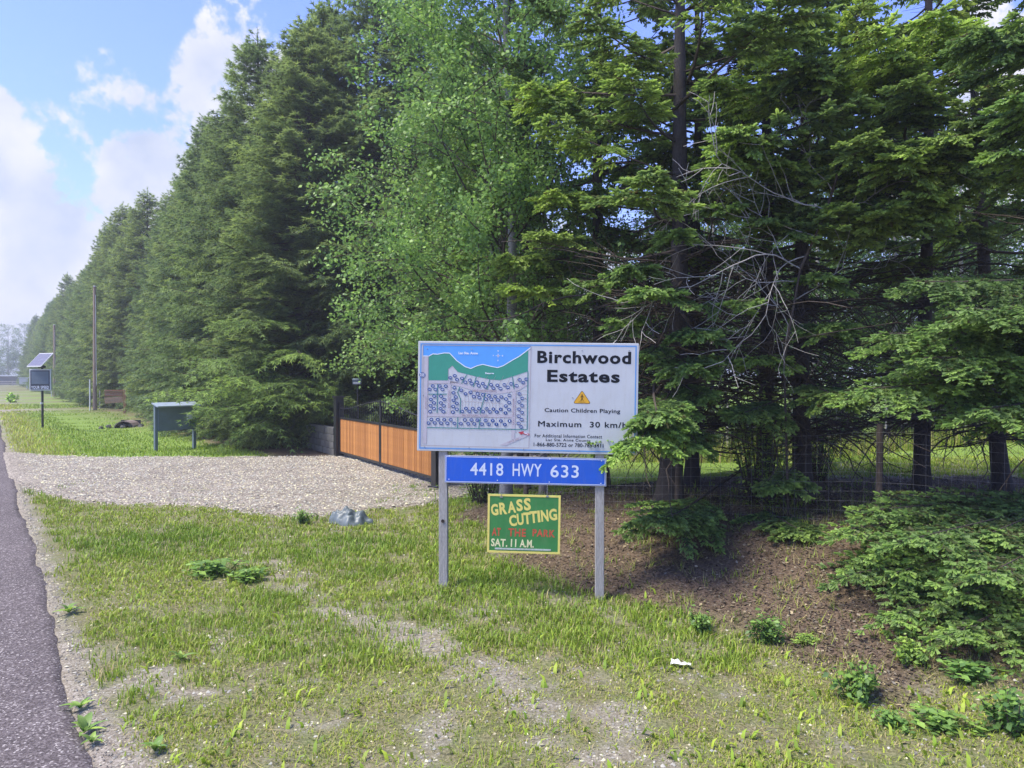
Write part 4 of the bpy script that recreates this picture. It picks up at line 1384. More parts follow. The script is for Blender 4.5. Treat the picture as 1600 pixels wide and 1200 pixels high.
def text_mesh(s, size=1.0, bold=0.0, shear=0.0, spacing=1.0):
    key = (s, bold, shear, spacing)
    if key not in _glyph:
        cu = bpy.data.curves.new('lettering', 'FONT'); cu.body = s; cu.size = 1.0; cu.offset = bold; cu.shear = shear
        cu.space_character = spacing; cu.resolution_u = 3; cu.align_x = 'LEFT'
        ob = bpy.data.objects.new('lettering', cu); COL.objects.link(ob)
        bpy.context.view_layer.update()
        dg = bpy.context.evaluated_depsgraph_get()
        me = bpy.data.meshes.new_from_object(ob.evaluated_get(dg))
        v = np.empty(len(me.vertices) * 3); me.vertices.foreach_get('co', v)
        f = [list(p.vertices) for p in me.polygons]
        COL.objects.unlink(ob); bpy.data.objects.remove(ob); bpy.data.curves.remove(cu); bpy.data.meshes.remove(me)
        _glyph[key] = (v.reshape(-1, 3)[:, :2], f)
    return _glyph[key]


def add_text(mb, s, box, y, mi=0, bold=0.02, rot=0.0, spacing=1.0, shear=0):
    """fit the text in box (x0,z0,x1,z1) of the board plane"""
    if 'M' in s and bold > .004 and rot == 0:      # letters with sharp notches are thickened by doubling the strokes
        e = bold * .55 * (box[3] - box[1])
        for k, (dx, dz) in enumerate(((-e, 0), (e, 0), (0, e), (0, -e))):
            add_text(mb, s, (box[0] + e + dx, box[1] + e + dz, box[2] - e + dx, box[3] - e + dz), y - .00012 * k, mi, 0, 0, spacing, shear)
        return
    v, f = text_mesh(s, 1, bold, shear, spacing)
    if len(v) == 0: return
    lo, hi = v.min(0), v.max(0)
    x0, z0, x1, z1 = box
    u = (v - lo) / (hi - lo)
    q = np.stack([(u[:, 0] - .5) * (x1 - x0), (u[:, 1] - .5) * (z1 - z0)], 1)
    c, s_ = math.cos(rot), math.sin(rot)
    X = q[:, 0] * c - q[:, 1] * s_ + (x0 + x1) / 2; Z = q[:, 0] * s_ + q[:, 1] * c + (z0 + z1) / 2
    mb.add(np.stack([X, np.full(len(X), y), Z], 1), f, mi)


# ------------------------------------------------------------------ the estate sign
BW, BH = 2.217, 1.112
c0 = np.array([-.956, 7.47, 0]); c1 = np.array([1.257, 7.34, 0])
ang = math.atan2(c1[1] - c0[1], c1[0] - c0[0])
mid = (c0 + c1) / 2
sign = thing('estate_sign', 'large white board with a lot map on two grey posts, blue address plate beneath', 'sign', (mid[0], mid[1], 0), ang)
tilt = math.radians(-.8)
board = MB().box((0, 0, 0), (BW, .018, BH)).build('board', M['white'], sign, bevel=.004)
board.location = (0, 0, 1.986); board.rotation_euler = (0, -tilt, 0)


def bc(px, py):
    """position on the board from a pixel of the 1600 px zoom of region (640,520,370x200)"""
    px = 640 + px * 370 / 1600; py = 520 + py * 200 / 865.0
    fx = (px - 653) / (997 - 653)
    top = 533 + fx * 4; bot = 704 + fx * 7
    return ((fx - .5) * BW, (.5 - (py - top) / (bot - top)) * BH)


def mc(px, py):
    """the same from the map zoom: region (640,530,200x175) shown 1371x1200"""
    px = 640 + px * 200 / 1371; py = 530 + py * 175 / 1200
    return bc((px - 640) * 1600 / 370, (py - 520) * 865 / 200)


Y0 = -.0105
# border
bd = MB()
def rect_line(mb, x0, z0, x1, z1, w, y, mi=0):
    mb.poly([(x0, z1), (x1, z1), (x1, z1 - w), (x0, z1 - w)], y, mi); mb.poly([(x0, z0 + w), (x1, z0 + w), (x1, z0), (x0, z0)], y, mi)
    mb.poly([(x0, z0 + w), (x0 + w, z0 + w), (x0 + w, z1 - w), (x0, z1 - w)], y, mi); mb.poly([(x1 - w, z0 + w), (x1, z0 + w), (x1, z1 - w), (x1 - w, z1 - w)], y, mi)
rect_line(bd, -BW / 2 + .022, -BH / 2 + .022, BW / 2 - .022, BH / 2 - .022, .012, Y0)
bd.build('border', M['blue_line'], board)
# map
mp = MB(); mats = [M['lake'], M['green_print'], M['road_print'], M['white_print'], M['teal'], M['thin_print'], M['navy'], M['red_print'], M['blue_line']]
LAKE, GRN, RD, WH, TEAL, THIN, NAVY, RED = range(8)
Y = [Y0 - .0006 * i for i in range(8)]
tl, tr = mc(143, 65), mc(1295, 78)
lake = [mc(143, 65), mc(1300, 78), mc(1300, 100), mc(1240, 140), mc(1180, 185), mc(1100, 230), mc(1010, 285), mc(950, 305), mc(880, 292), mc(790, 270), mc(730, 285), mc(660, 315), mc(600, 295), mc(510, 232), mc(430, 150), mc(370, 148), mc(300, 162), mc(250, 158), mc(205, 182), mc(143, 180)]
# fan-free polygons: split lake into vertical strips
shore = [(143, 180), (205, 182), (250, 158), (300, 162), (370, 148), (430, 150), (510, 232), (600, 295), (660, 315), (730, 285), (790, 270), (880, 292), (950, 305), (1010, 285), (1100, 230), (1180, 185), (1240, 140), (1300, 92)]
lot_top = [(205, 440), (418, 440), (418, 320), (462, 285), (520, 350), (620, 375), (720, 400), (870, 430), (980, 440), (1110, 400), (1275, 345), (1300, 345)]
def interp(pl, x):
    xs = [p[0] for p in pl]; ys = [p[1] for p in pl]
    return float(np.interp(x, xs, ys))
xs = sorted(set([p[0] for p in shore] + [p[0] for p in lot_top] + list(range(150, 1300, 30))))
for a, b in zip(xs[:-1], xs[1:]):
    ta = 65 + (a - 143) / 1157 * 13; tb = 65 + (b - 143) / 1157 * 13
    mp.poly([mc(a, ta), mc(b, tb), mc(b, interp(shore, b)), mc(a, interp(shore, a))], Y[0], LAKE)
    if a >= 205 and b <= 1275:
        la = 440 if b <= 418 else interp(lot_top[2:], a); lb = 440 if b <= 418 else interp(lot_top[2:], b)
        mp.poly([mc(a, interp(shore, a)), mc(b, interp(shore, b)), mc(b, lb), mc(a, la)], Y[0], GRN)
mp.line([mc(*p) for p in shore], .008, Y[2], WH)
# roads
def band(p, q, w, mi=RD, y=None):
    mp.line([mc(*p), mc(*q)], w, Y[1] if y is None else y, mi)
k_ = BW / 344 * 200 / 1371      # metres per map-zoom pixel
mp.poly([mc(160, 190), mc(200, 190), mc(190, 1120), mc(152, 1118)], Y[1], RD)
for pa, pb, pc, pd in [((205, 442), (470, 448), (560, 472), (205, 476)), ((412, 476), (450, 476), (440, 800), (408, 798)), ((195, 795), (1110, 806), (1110, 840), (195, 825)),
                       ((1112, 560), (1150, 560), (1142, 1070), (1105, 1070)), ((980, 1135), (1290, 1000), (1300, 1030), (1050, 1140))]:
    mp.poly([mc(*pa), mc(*pb), mc(*pc), mc(*pd)], Y[1] if pa[0] != 1112 else Y[2], RD)
drive = [(440, 460), (560, 488), (680, 525), (780, 550), (900, 566), (1010, 560), (1110, 540), (1180, 525), (1275, 470)]
for a, b in zip(drive[:-1], drive[1:]):
    mp.poly([mc(a[0], a[1] - 15), mc(b[0], b[1] - 15), mc(b[0], b[1] + 22), mc(a[0], a[1] + 22)], Y[1], RD)
# thin lot lines
def tl_(a, b, w=.0022): mp.line([mc(*a), mc(*b)], w, Y[3], THIN)
for x_ in range(240, 1100, 44): tl_((x_, 832), (x_, 940))
for x_ in range(575, 780, 34): tl_((x_, 662 + (x_ - 575) * .05), (x_, 795))
for x_ in range(835, 1000, 34): tl_((x_, 680), (x_, 800))
for x_ in range(600, 800, 40): tl_((x_, 540 + (x_ - 600) * .18), (x_, 665))
for x_ in range(850, 1010, 40): tl_((x_, 590), (x_, 685))
tl_((555, 660), (1010, 690)); tl_((1010, 690), (1010, 800))
for i in range(8): tl_((590 + i * 85, 365 + abs(i - 3) * -2 + 30), (545 + i * 82, 480 + i * 6))
for z_ in range(590, 950, 36): tl_((1150, z_), (1268, z_ + 4))
for z_ in range(600, 800, 38): tl_((205, z_), (300, z_)); tl_((308, z_), (405, z_)); tl_((452, z_ - 30), (520, z_ - 30))
tl_((205, 478), (205, 795)); tl_((450, 480), (450, 800)); tl_((1150, 560), (1268, 550)); tl_((205, 478), (410, 478)); tl_((195, 828), (1108, 842)); tl_((1150, 560), (1145, 965))
tl_((152, 190), (150, 1120)); tl_((200, 180), (192, 1120)); tl_((418, 440), (418, 320)); tl_((418, 320), (462, 285)); tl_((462, 285), (520, 350))
# teal boundaries
def th(a, b, w=.009): mp.line([mc(*a), mc(*b)], w, Y[4], TEAL)
for a, b in [((305, 480), (303, 790)), ((205, 588), (408, 588)), ((545, 512), (522, 570)), ((522, 570), (555, 640)), ((555, 640), (550, 798)), ((822, 575), (765, 802)), ((528, 835), (526, 948)),
             ((772, 842), (755, 952)), ((195, 945), (1275, 968)), ((1275, 345), (1275, 968)), ((622, 378), (563, 475)), ((722, 402), (690, 510)), ((868, 430), (838, 538)), ((1110, 402), (1130, 535))]:
    th(a, b)
# frame of the map
for a, b in [((143, 65), (1305, 78)), ((1305, 78), (1297, 1165)), ((1297, 1165), (128, 1135)), ((128, 1135), (143, 65))]: mp.line([mc(*a), mc(*b)], .004, Y[5], THIN)
# lot markers
dots = [(218, 537, '51'), (252, 501, '53'), (283, 538, '55'), (328, 501, '57'), (358, 538, '68'), (392, 503, '69'), (487, 521, '70'), (478, 574, '72'), (270, 610, '52'), (233, 645, '50'), (268, 682, '54'),
        (231, 712, '56'), (267, 743, '58'), (229, 775, '60'), (344, 610, '59'), (380, 646, '61'), (343, 682, '62'), (375, 713, '63'), (340, 744, '65'), (372, 776, '66'), (502, 620, '74'), (480, 655, '75'),
        (515, 688, '76'), (476, 720, '78'), (516, 750, '80'), (475, 780, '81'), (562, 547, '73'), (608, 586, '77'), (662, 570, '79'), (698, 615, '82'), (738, 586, '83'), (758, 627, '84'), (797, 595, '85'),
        (828, 641, '86'), (862, 607, '87'), (888, 644, '89'), (928, 616, '91'), (960, 652, '93'), (995, 619, '95'), (1045, 641, '98'), (1080, 602, '101'), (1079, 680, '99'), (1043, 716, '97'), (1079, 754, '96'),
        (1042, 790, '2'), (575, 773, '26'), (615, 742, '24'), (652, 773, '22'), (688, 742, '20'), (720, 774, '18'), (755, 743, '16'), (798, 776, '14'), (838, 745, '12'), (872, 778, '10'), (911, 748, '8'), (948, 779, '6'), (990, 750, '4'),
        (212, 898, '47'), (242, 860, '49'), (279, 896, '43'), (313, 861, '41'), (348, 899, '39'), (382, 862, '37'), (416, 900, '35'), (451, 863, '33'), (493, 901, '31'), (562, 904, '27'), (604, 864, '25'), (642, 905, '23'),
        (676, 866, '21'), (707, 907, '19'), (740, 867, '17'), (788, 909, '15'), (828, 871, '13'), (862, 910, '11'), (905, 873, '9'), (946, 912, '7'), (993, 875, '5'), (1036, 914, '3'), (1086, 876, '1'),
        (442, 414, '71'), (489, 392, '74'), (515, 434, '76'), (568, 420, '78'), (605, 461, '80'), (653, 440, '82'), (672, 476, '84'), (730, 461, '86'), (750, 499, '88'), (793, 476, '90'), (822, 511, '92'), (882, 489, '94'), (908, 525, '96'),
        (950, 494, '98'), (983, 529, '100'), (1025, 489, '102'), (1062, 516, '104'), (1097, 478, '106'), (1155, 499, '108'), (1187, 436, '110'), (1225, 465, '112'), (1256, 429, '114'),
        (1187, 586, '116'), (1217, 634, '118'), (1186, 672, '120'), (1217, 711, '122'), (1184, 749, '124'), (1217, 786, '126'), (1182, 824, '128'), (1215, 861, '130'), (1182, 902, '132'), (1211, 940, '134')]
for (a, b, tx) in dots:
    cx, cz = mc(a, b); mp.ellipse(cx, cz, 22 * k_, 18 * k_, Y[5], NAVY, 12)
    w = .0085 * len(tx) if len(tx) < 3 else .024
    add_text(mp, tx, (cx - w / 2 - .001, cz - .0075, cx + w / 2 + .001, cz + .0075), Y[6], WH, .02)
cx, cz = mc(138, 382); mp.ellipse(cx, cz, 34 * k_, 28 * k_, Y[5], NAVY, 16)
add_text(mp, 'RGE', (cx - .022, cz, cx + .022, cz + .017), Y[6], WH, .02); add_text(mp, 'ROAD', (cx - .022, cz - .017, cx + .022, cz - .002), Y[6], WH, .02)
def mtext(s_, a, b, mi=WH, bold=.02, rot=0, y=None):
    p, q = mc(*a), mc(*b)
    if rot == 0: bx = (min(p[0], q[0]), min(p[1], q[1]), max(p[0], q[0]), max(p[1], q[1]))
    else:
        cx, cz = (p[0] + q[0]) / 2, (p[1] + q[1]) / 2; w, h = abs(p[1] - q[1]), abs(p[0] - q[0])
        bx = (cx - w / 2, cz - h / 2, cx + w / 2, cz + h / 2)
    add_text(mp, s_, bx, Y[6] if y is None else y, mi, bold, rot)
mtext('Lac Ste. Anne', (528, 162), (735, 138), bold=.035); mtext('Reserve', (818, 374), (912, 356), bold=.035)
mtext('LAKE SHORE DRIVE', (680, 562), (940, 542), THIN, .01); mtext('MACDOUGALL ROAD', (570, 824), (850, 808), THIN, .01)
mtext('MACDOUGALL TRAIL', (1118, 920), (1134, 640), THIN, .01, -math.pi / 2); mtext('WILLOW AVE', (420, 735), (438, 545), THIN, .01, -math.pi / 2); mtext('GUN CLUB ROAD', (172, 745), (188, 615), THIN, .01, -math.pi / 2)
a_, b_ = mc(1070, 1110), mc(1190, 1060); add_text(mp, 'HWY 633', ((a_[0] + b_[0]) / 2 - .06, (a_[1] + b_[1]) / 2 - .008, (a_[0] + b_[0]) / 2 + .06, (a_[1] + b_[1]) / 2 + .008), Y[6], THIN, .01, .36)
# compass
cx, cz = mc(953, 178)
for i in range(8):
    a = i * math.pi / 4; r1 = .026 if i % 2 == 0 else .014
    r1 = .030 if i % 2 == 0 else .016
    mp.poly([(cx + r1 * math.sin(a), cz + r1 * math.cos(a)), (cx + .006 * math.sin(a + .5), cz + .006 * math.cos(a + .5)), (cx, cz), (cx + .006 * math.sin(a - .5), cz + .006 * math.cos(a - .5))], Y[3] - i * .00002, WH)
mp.ellipse(cx, cz, .006, .006, Y[5], THIN, 10)
for s_, dx, dz in (('N', 0, .048), ('S', 0, -.048), ('E', .045, 0), ('W', -.048, 0)): add_text(mp, s_, (cx + dx - .006, cz + dz - .007, cx + dx + .006, cz + dz + .007), Y[5], WH, .03)
# red arrow "you are here" and the x
mp.poly([mc(1180, 995), mc(1240, 985), mc(1232, 1000), mc(1290, 1010), mc(1306, 1026), mc(1290, 1030), mc(1225, 1012), mc(1215, 1025)], Y[5], RED)
mp.poly([mc(1245, 1000), mc(1285, 1014), mc(1292, 1024), mc(1240, 1006)], Y[6], WH)
mtext('x', (1150, 1004), (1166, 990), THIN, .01)
mp.build('map_print', mats, board)
# the words
def btext(s_, a, b, bold, sp=1.0, y=Y0):
    p, q = bc(*a), bc(*b); lt = MB()
    add_text(lt, s_, (p[0], q[1], q[0], p[1]), y, 0, bold, 0.0, sp)
    lt.build('lettering', M['black'], board, kind='stuff')
btext('Birchwood', (866, 122), (1493, 214), .034, 1.12); btext('Estates', (934, 250), (1420, 340), .034, 1.12)
btext('Caution Children Playing', (920, 508), (1426, 552), .016, 1.05)
btext('Maximum  30 km/h', (878, 594), (1470, 644), .05, 1.12)
btext('For Additional Information Contact', (856, 682), (1308, 714), .014, 1.12); btext('Lac Ste. Anne County', (932, 713), (1230, 742), .014, 1.12)
btext('1-866-880-5722 or 780-785-3411', (850, 740), (1318, 776), .016, 1.05)
wn = MB()
def tri_round(c, a, r_, mi, y):
    pts = []
    for k in range(3):
        th_ = math.pi / 2 + k * 2 * math.pi / 3
        for j in range(-3, 4):
            ph_ = th_ + j * math.pi / 9
            pts.append((c[0] + a * math.cos(th_) * 1.08 + r_ * math.cos(ph_), c[1] + a * math.sin(th_) * .92 + r_ * math.sin(ph_)))
    wn.poly(pts, y, mi)
tc_ = bc(1170, 448)
tri_round(tc_, .073, .012, 1, Y[0]); tri_round(tc_, .070, .010, 0, Y[1])
# the walking figure
fx, fz = tc_[0], tc_[1] + .006
wn.ellipse(fx, fz + .034, .006, .007, Y[2], 1, 10)
wn.line([(fx, fz + .028), (fx, fz)], .009, Y[2], 1); wn.line([(fx - .017, fz + .012), (fx, fz + .024), (fx + .017, fz + .014)], .0045, Y[3], 1)
wn.line([(fx, fz + .003), (fx - .012, fz - .026)], .0055, Y[3], 1); wn.line([(fx, fz + .003), (fx + .013, fz - .024)], .0055, Y[3], 1)
wn.line([(fx - .035, fz - .036), (fx + .035, fz - .036)], .003, Y[2], 1)
wn.build('warning_symbol', [M['amber'], M['black']], board, label='amber warning triangle with a walking figure')
# bolts
for (a, b) in [(118, 108), (422, 112), (1166, 120), (1480, 120), (1106, 438), (790, 442), (108, 770), (413, 775), (782, 786), (1155, 794), (1477, 800), (95, 422)]:
    x_, z_ = bc(a, b)
    MB().tube((x_, Y0 + .001, z_), (x_, Y0 - .004, z_), .0055, n=8).build('bolt', M['steel'], board)
# posts
for (lx, wz, bot, top) in ((-.854, .088, -.25, 1.45), (.731, .088, -.30, 1.42)):
    mbp = MB().box((0, 0, (bot + 2.42) / 2), (.088, .088, 2.42 - bot))
    p_ = mbp.build('post', M['post'], sign, bevel=.006)
    p_.location = (lx, .055, 0)
kn = MB().ellipse(0, 0, .012, .016, 0, 0); 
kn.tube((0, 0, 0), (0, .012, 0), .018, .014, 10).build('knot', M['twig'], sign).location = (-.855, .001, .73)
# address plate
px0, px1 = 693, 948
dL, dR = 7.40, 7.31
wz = (px1 - px0) / F * 7.36
pl_c = np.array([(820.5 - 800) / F * 7.36, 0, 0])
hpl = 42 / F * 7.36
zc = CAM_H - (736.0 - 588) / F * 7.38
plate = MB().box((0, 0, 0), (wz, .012, hpl + .012)).build('address_plate', M['alu'], sign, bevel=.002, label='blue address plate reading 4418 HWY 633')
inv = -ang
lxp = (pl_c[0] - mid[0]) * math.cos(-ang)
plate.location = (lxp, -.001, zc); plate.rotation_euler = (0, math.radians(.85), 0)
pm = MB(); W2, H2 = wz / 2 - .008, (hpl + .012) / 2 - .008
pm.poly([(-W2, -H2), (W2, -H2), (W2, H2), (-W2, H2)], -.0068, 0)
rect_line(pm, -W2 + .004, -H2 + .004, W2 - .004, H2 - .004, .006, -.0076, 1)
def pc(px, py):        # from zoom region (660,690,320x260) shown 1477x1200
    px = 660 + px * 320 / 1477; py = 690 + py * 260 / 1200
    fx = (px - 693) / 255.0; top = 711 + fx * 6.0; bot = 753 + fx * 8.0
    return ((fx - .5) * wz, (.5 - (py - top) / (bot - top)) * (hpl + .012))
for s_, a, b in (('4418', (342, 147), (583, 250)), ('HWY', (651, 157), (862, 255)), ('633', (925, 165), (1130, 268))):
    p, q = pc(*a), pc(*b); hgt = .128; zm = (p[1] + q[1]) / 2
    add_text(pm, s_, (p[0], zm - hgt / 2, q[0], zm + hgt / 2), -.0076, 1, .012, 0, 1.1)
pm.build('plate_face', [M['blue_plate'], M['plate_text']], plate)
for a, b in [(188, 104), (547, 118), (920, 128), (1292, 142), (186, 266), (541, 277), (918, 292), (1290, 305)]:
    x_, z_ = pc(a, b); MB().tube((x_, -.007, z_), (x_, -.011, z_), .005, n=8).build('rivet', M['white_print'], plate)

# hanging green board
gpos = P(818.5, 819, 7.35)
hang = thing('hanging_sign', 'green painted board with yellow border reading grass cutting, hung under the blue address plate', 'sign', (gpos[0], gpos[1] - .0, gpos[2]), ang)
hang.rotation_euler = (0, math.radians(.9), ang)
gw, gh = 114 / F * 7.35, 92 / F * 7.35
MB().box((0, 0, 0), (gw, .014, gh)).build('panel', M['green_board'], hang, bevel=.002)
fr = MB()
fw = .021
fr.box((0, -.0085, gh / 2 - fw / 2), (gw, .003, fw)).box((0, -.0085, -gh / 2 + fw / 2), (gw, .003, fw)).box((-gw / 2 + fw / 2, -.0085, 0), (fw, .003, gh - 2 * fw)).box((gw / 2 - fw / 2, -.0085, 0), (fw, .003, gh - 2 * fw))
fr.build('painted_border', M['yellow'], hang)
def hc(px, py):
    px = 660 + px * 320 / 1477; py = 690 + py * 260 / 1200
    fx = (px - 761.5) / 114.0; top = 771 + fx * 4.0
    return ((fx - .5) * gw, (.5 - (py - top) / 93.0) * gh)
gt = MB()
def word(s_, pts, rots, mi, bold=.03, hz=None):
    for ch, (a, b), rr_ in zip(s_, pts, rots):
        p, q = hc(*a), hc(*b)
        add_text(gt, ch, (p[0], q[1], q[0], p[1]), -.0082, mi, bold, rr_)
word('GRASS', [((492, 448), (545, 535)), ((553, 438), (608, 527)), ((612, 430), (672, 517)), ((676, 415), (722, 505)), ((730, 407), (780, 500))], [.12, .1, .1, .08, .06], 0, .04)
word('CUTTING', [((625, 530), (680, 615)), ((682, 520), (730, 607)), ((730, 512), (782, 600)), ((775, 503), (828, 592)), ((830, 500), (848, 586)), ((855, 495), (908, 582)), ((912, 487), (970, 575))], [.1] * 7, 0, .04)
for s_, a, b in (('AT', (502, 622), (566, 684)), ('THE', (620, 628), (748, 692)), ('PARK', (796, 636), (958, 696))):
    p, q = hc(*a), hc(*b); add_text(gt, s_, (p[0], q[1], q[0], p[1]), -.0082, 1, .035, -.02, 1.15)
for s_, a, b in (('SAT.', (497, 702), (615, 764)), ('11', (640, 707), (680, 766)), ('A.M.', (705, 710), (806, 772))):
    p, q = hc(*a), hc(*b); add_text(gt, s_, (p[0], q[1], q[0], p[1]), -.0082, 2, .03, -.02, 1.05)
gt.build('painted_words', [M['yellow'], M['red_paint'], M['cream']], hang)
p, q = hc(525, 769), hc(930, 795)
MB().box(((p[0] + q[0]) / 2, -.0112, (p[1] + q[1]) / 2), (q[0] - p[0], .002, p[1] - q[1])).build('worn_strip', M['whitewash'], hang)
for a in (566, 898):
    x_, z_ = hc(a, 395)
    ch = MB()
    for k in range(7):
        zz = z_ + k * .019
        rot = Matrix.Rotation(math.pi / 2 * (k % 2), 3, 'Z')
        pts = []
        for j in range(10):
            aa = 2 * math.pi * j / 10; v_ = rot @ Vector((.006 * math.cos(aa), 0, .0125 * math.sin(aa))); pts.append((x_ + v_.x, -.011 + v_.y, zz + v_.z))
        for j in range(10): ch.tube(pts[j], pts[(j + 1) % 10], .0016, n=4, caps=False)
    ch.build('chain', M['steel'], hang)
    MB().box((x_, -.012, z_ - .004), (.03, .006, .012)).build('hook_plate', M['steel'], hang)

# ------------------------------------------------------------------ the gate
gA = np.array([*gp(529, 714)]); gB = np.array([*gp(684, 760)])
gv = gB - gA; GL = np.linalg.norm(gv); gang = math.atan2(gv[1], gv[0])
gate = thing('driveway_gate', 'double gate of upright orange cedar boards in a black steel frame with black posts', 'gate', (gA[0], gA[1], 0), gang)
PH = .98; ZB = .12
for (x_, w_, h_) in ((0.0, .22, 1.62), (GL + .02, .22, 1.62)):
    MB().box((x_, 0, h_ / 2 - .1), (w_, w_, h_ + .2)).build('gate_post', M['gate_black'], gate, bevel=.006)
    MB().box((x_, 0, h_ + .02), (w_ + .05, w_ + .05, .04)).build('post_cap', M['gate_black'], gate, bevel=.006)
cedar_rng = np.random.default_rng(4)
bmesh_cache = MB().box((0, 0, 0), (.118, .022, PH - .1)).build('board', M['cedar'], gate, bevel=.003)
first = True
half = (GL - .24) / 2
for lf in range(2):
    x0 = .13 + lf * (half + .005); x1 = x0 + half - .012
    f_ = MB()
    f_.box(((x0 + x1) / 2, 0, ZB + .025), (x1 - x0, .05, .05)).box(((x0 + x1) / 2, 0, ZB + PH - .025), (x1 - x0, .05, .05))
    f_.box((x0 + .025, 0, ZB + PH / 2), (.05, .05, PH - .1)).box((x1 - .025, 0, ZB + PH / 2), (.05, .05, PH - .1))
    f_.box((x0 + .02, 0, ZB + PH + .20), (.04, .04, .40)).box((x1 - .02, 0, ZB + PH + .27), (.04, .04, .54))
    f_.build('gate_frame', M['gate_black'], gate, bevel=.003)
    n = int((x1 - x0 - .1) / .121); w = (x1 - x0 - .1) / n
    for i in range(n):
        if first: b_ = bmesh_cache; first = False
        else:
            b_ = bmesh_cache.copy(); COL.objects.link(b_); b_.parent = gate
        b_.location = (x0 + .05 + w * (i + .5), cedar_rng.uniform(-.003, .003), ZB + PH / 2)
        b_.scale = ((w - .006) / .118, 1, 1)
    # picket infill with an arched top
    npk = 20; prev = None
    for i in range(npk + 1):
        u = i / npk; x_ = x0 + .02 + u * (x1 - x0 - .04)
        v_ = u if lf == 0 else 1 - u
        zt = ZB + PH + .30 + .26 * sstep(0.1, 1, v_)
        MB().tube((x_, 0, ZB + PH), (x_, 0, float(zt)), .009, n=6).build('picket', M['gate_black'], gate)
        if prev is not None:
            MB().tube(prev, (x_, 0, float(zt) - .06), .014, n=6).build('top_rail', M['gate_black'], gate)
        prev = (x_, 0, float(zt) - .06)
# low grey block wall left of the gate
wl = thing('block_wall', 'low grey block wall running left from the gate post under the spruces', 'wall', (gA[0], gA[1], 0), gang)
blk = MB().box((0, 0, 0), (.385, .19, .185)).build('block', M['concrete'], wl, bevel=.008)
cnt = 0
for r_ in range(4):
    for c_ in range(7):
        b_ = blk if cnt == 0 else blk.copy()
        if cnt: COL.objects.link(b_); b_.parent = wl
        b_.location = (-.34 - .4 * c_ - (.2 if r_ % 2 else 0), .05 + random.uniform(-.004, .004), .09 + .195 * r_); cnt += 1
MB().box((-1.62, .05, .385), (2.9, .15, .76)).build('mortar', M['concrete'], wl)
# floodlight on a pole behind the gate
fp = P(558, 596, 21.5)
fl = thing('flood_light', 'small grey floodlight on a thin dark pole behind the gate', 'lamp', (fp[0], fp[1], 0))
MB().tube((0, .08, -.1), (0, .08, fp[2] + .1), .03, n=8).build('pole', M['gate_black'], fl)
MB().box((0, 0, fp[2]), (.26, .10, .16), Matrix.Rotation(.3, 3, 'X')).build('lamp_housing', M['slate'], fl, bevel=.01)
MB().box((0, -.058, fp[2] - .05), (.2, .012, .05), Matrix.Rotation(.3, 3, 'X')).build('lens', M['pale'], fl)
# black cable lying by the gate post
cb = MB(); pts = [P(668, 766, 14.2), P(676, 763, 14.2), P(684, 766, 14.1), P(692, 763, 14.1)]
for p_ in pts: p_[2] = .07
for a, b in zip(pts[:-1], pts[1:]): cb.tube(a, b, .02, n=6)
cb.build('cable', M['gate_black'], None, label='short black cable lying at the foot of the right gate post', category='cable')

# ------------------------------------------------------------------ crumpled plastic sheet in the grass
def bag():
    r = np.random.default_rng(2)
    n, m_ = 34, 24
    U, V = np.meshgrid(np.linspace(-1, 1, n), np.linspace(-1, 1, m_))
    rad = np.hypot(U, V)
    fold = lambda a, b, c: np.abs(((a * U + b * V + c) % 1.0) - .5) * 2
    ridge = .6 * fold(1.7, .6, .2) + .5 * fold(-1.2, 2.3, .6) + .35 * fold(3.4, -1.7, .1)
    Z = np.clip(1 - rad ** 1.6, 0, 1) ** .6 * (.05 + .16 * ridge) + .02 * r.normal(0, .2, U.shape)
    Z = Z + .05 * (U < -.2) * (1 - rad).clip(0, 1) - .03 * (rad > .95)
    X = .36 * U * (1 + .12 * np.sin(5 * V)) ; Yy = .22 * V * (1 + .2 * np.sin(4 * U + 1))
    v = np.stack([X.ravel(), Yy.ravel(), Z.ravel()], 1)
    q = np.array([(i * n + j, i * n + j + 1, (i + 1) * n + j + 1, (i + 1) * n + j) for i in range(m_ - 1) for j in range(n - 1)])
    keep = (rad.ravel()[q] < 1.02 + .1 * vnoise(U, V, .4, 5).ravel()[q]).all(1)
    me = mesh_from('plastic_sheet', v, q[keep], mats=[M['bag']])
    x, y = gp(547, 816)
    o = link('plastic_sheet', me, label='crumpled grey-green plastic sheet lying in the grass by the gravel', category='plastic sheet')
    o.location = (x, y, float(gz(x, y)) + .01); o.rotation_euler = (0, .05, -.25)


bag()
# litter by the road
def scrap(x, y, sc, label, mat, name, cat):
    r = np.random.default_rng(int(sc * 1000)); n = 7
    g = np.array([(i, j) for i in range(n) for j in range(4)], float)
    v = np.stack([(g[:, 0] / 6 - .5) * sc, (g[:, 1] / 3 - .5) * sc * .35, np.abs(r.normal(0, .12 * sc, len(g))) + .015], 1)
    q = [(i * 4 + j, (i + 1) * 4 + j, (i + 1) * 4 + j + 1, i * 4 + j + 1) for i in range(n - 1) for j in range(3)]
    o = link(name, mesh_from(name, v, np.array(q), mats=[M[mat]]), label=label, category=cat)
    o.location = (x, y, float(gz(x, y)) + .01); o.rotation_euler = (0, 0, -.3)
x, y = gp(1065, 1044); scrap(x, y, .15, 'crumpled pale paper scrap in the grass right of the sign', 'paper', 'paper_scrap', 'litter')
x, y = gp(6, 797); scrap(x, y, .24, 'fallen yellow-green leaf sprig on the asphalt', 'lime', 'leaf_sprig', 'leaf')

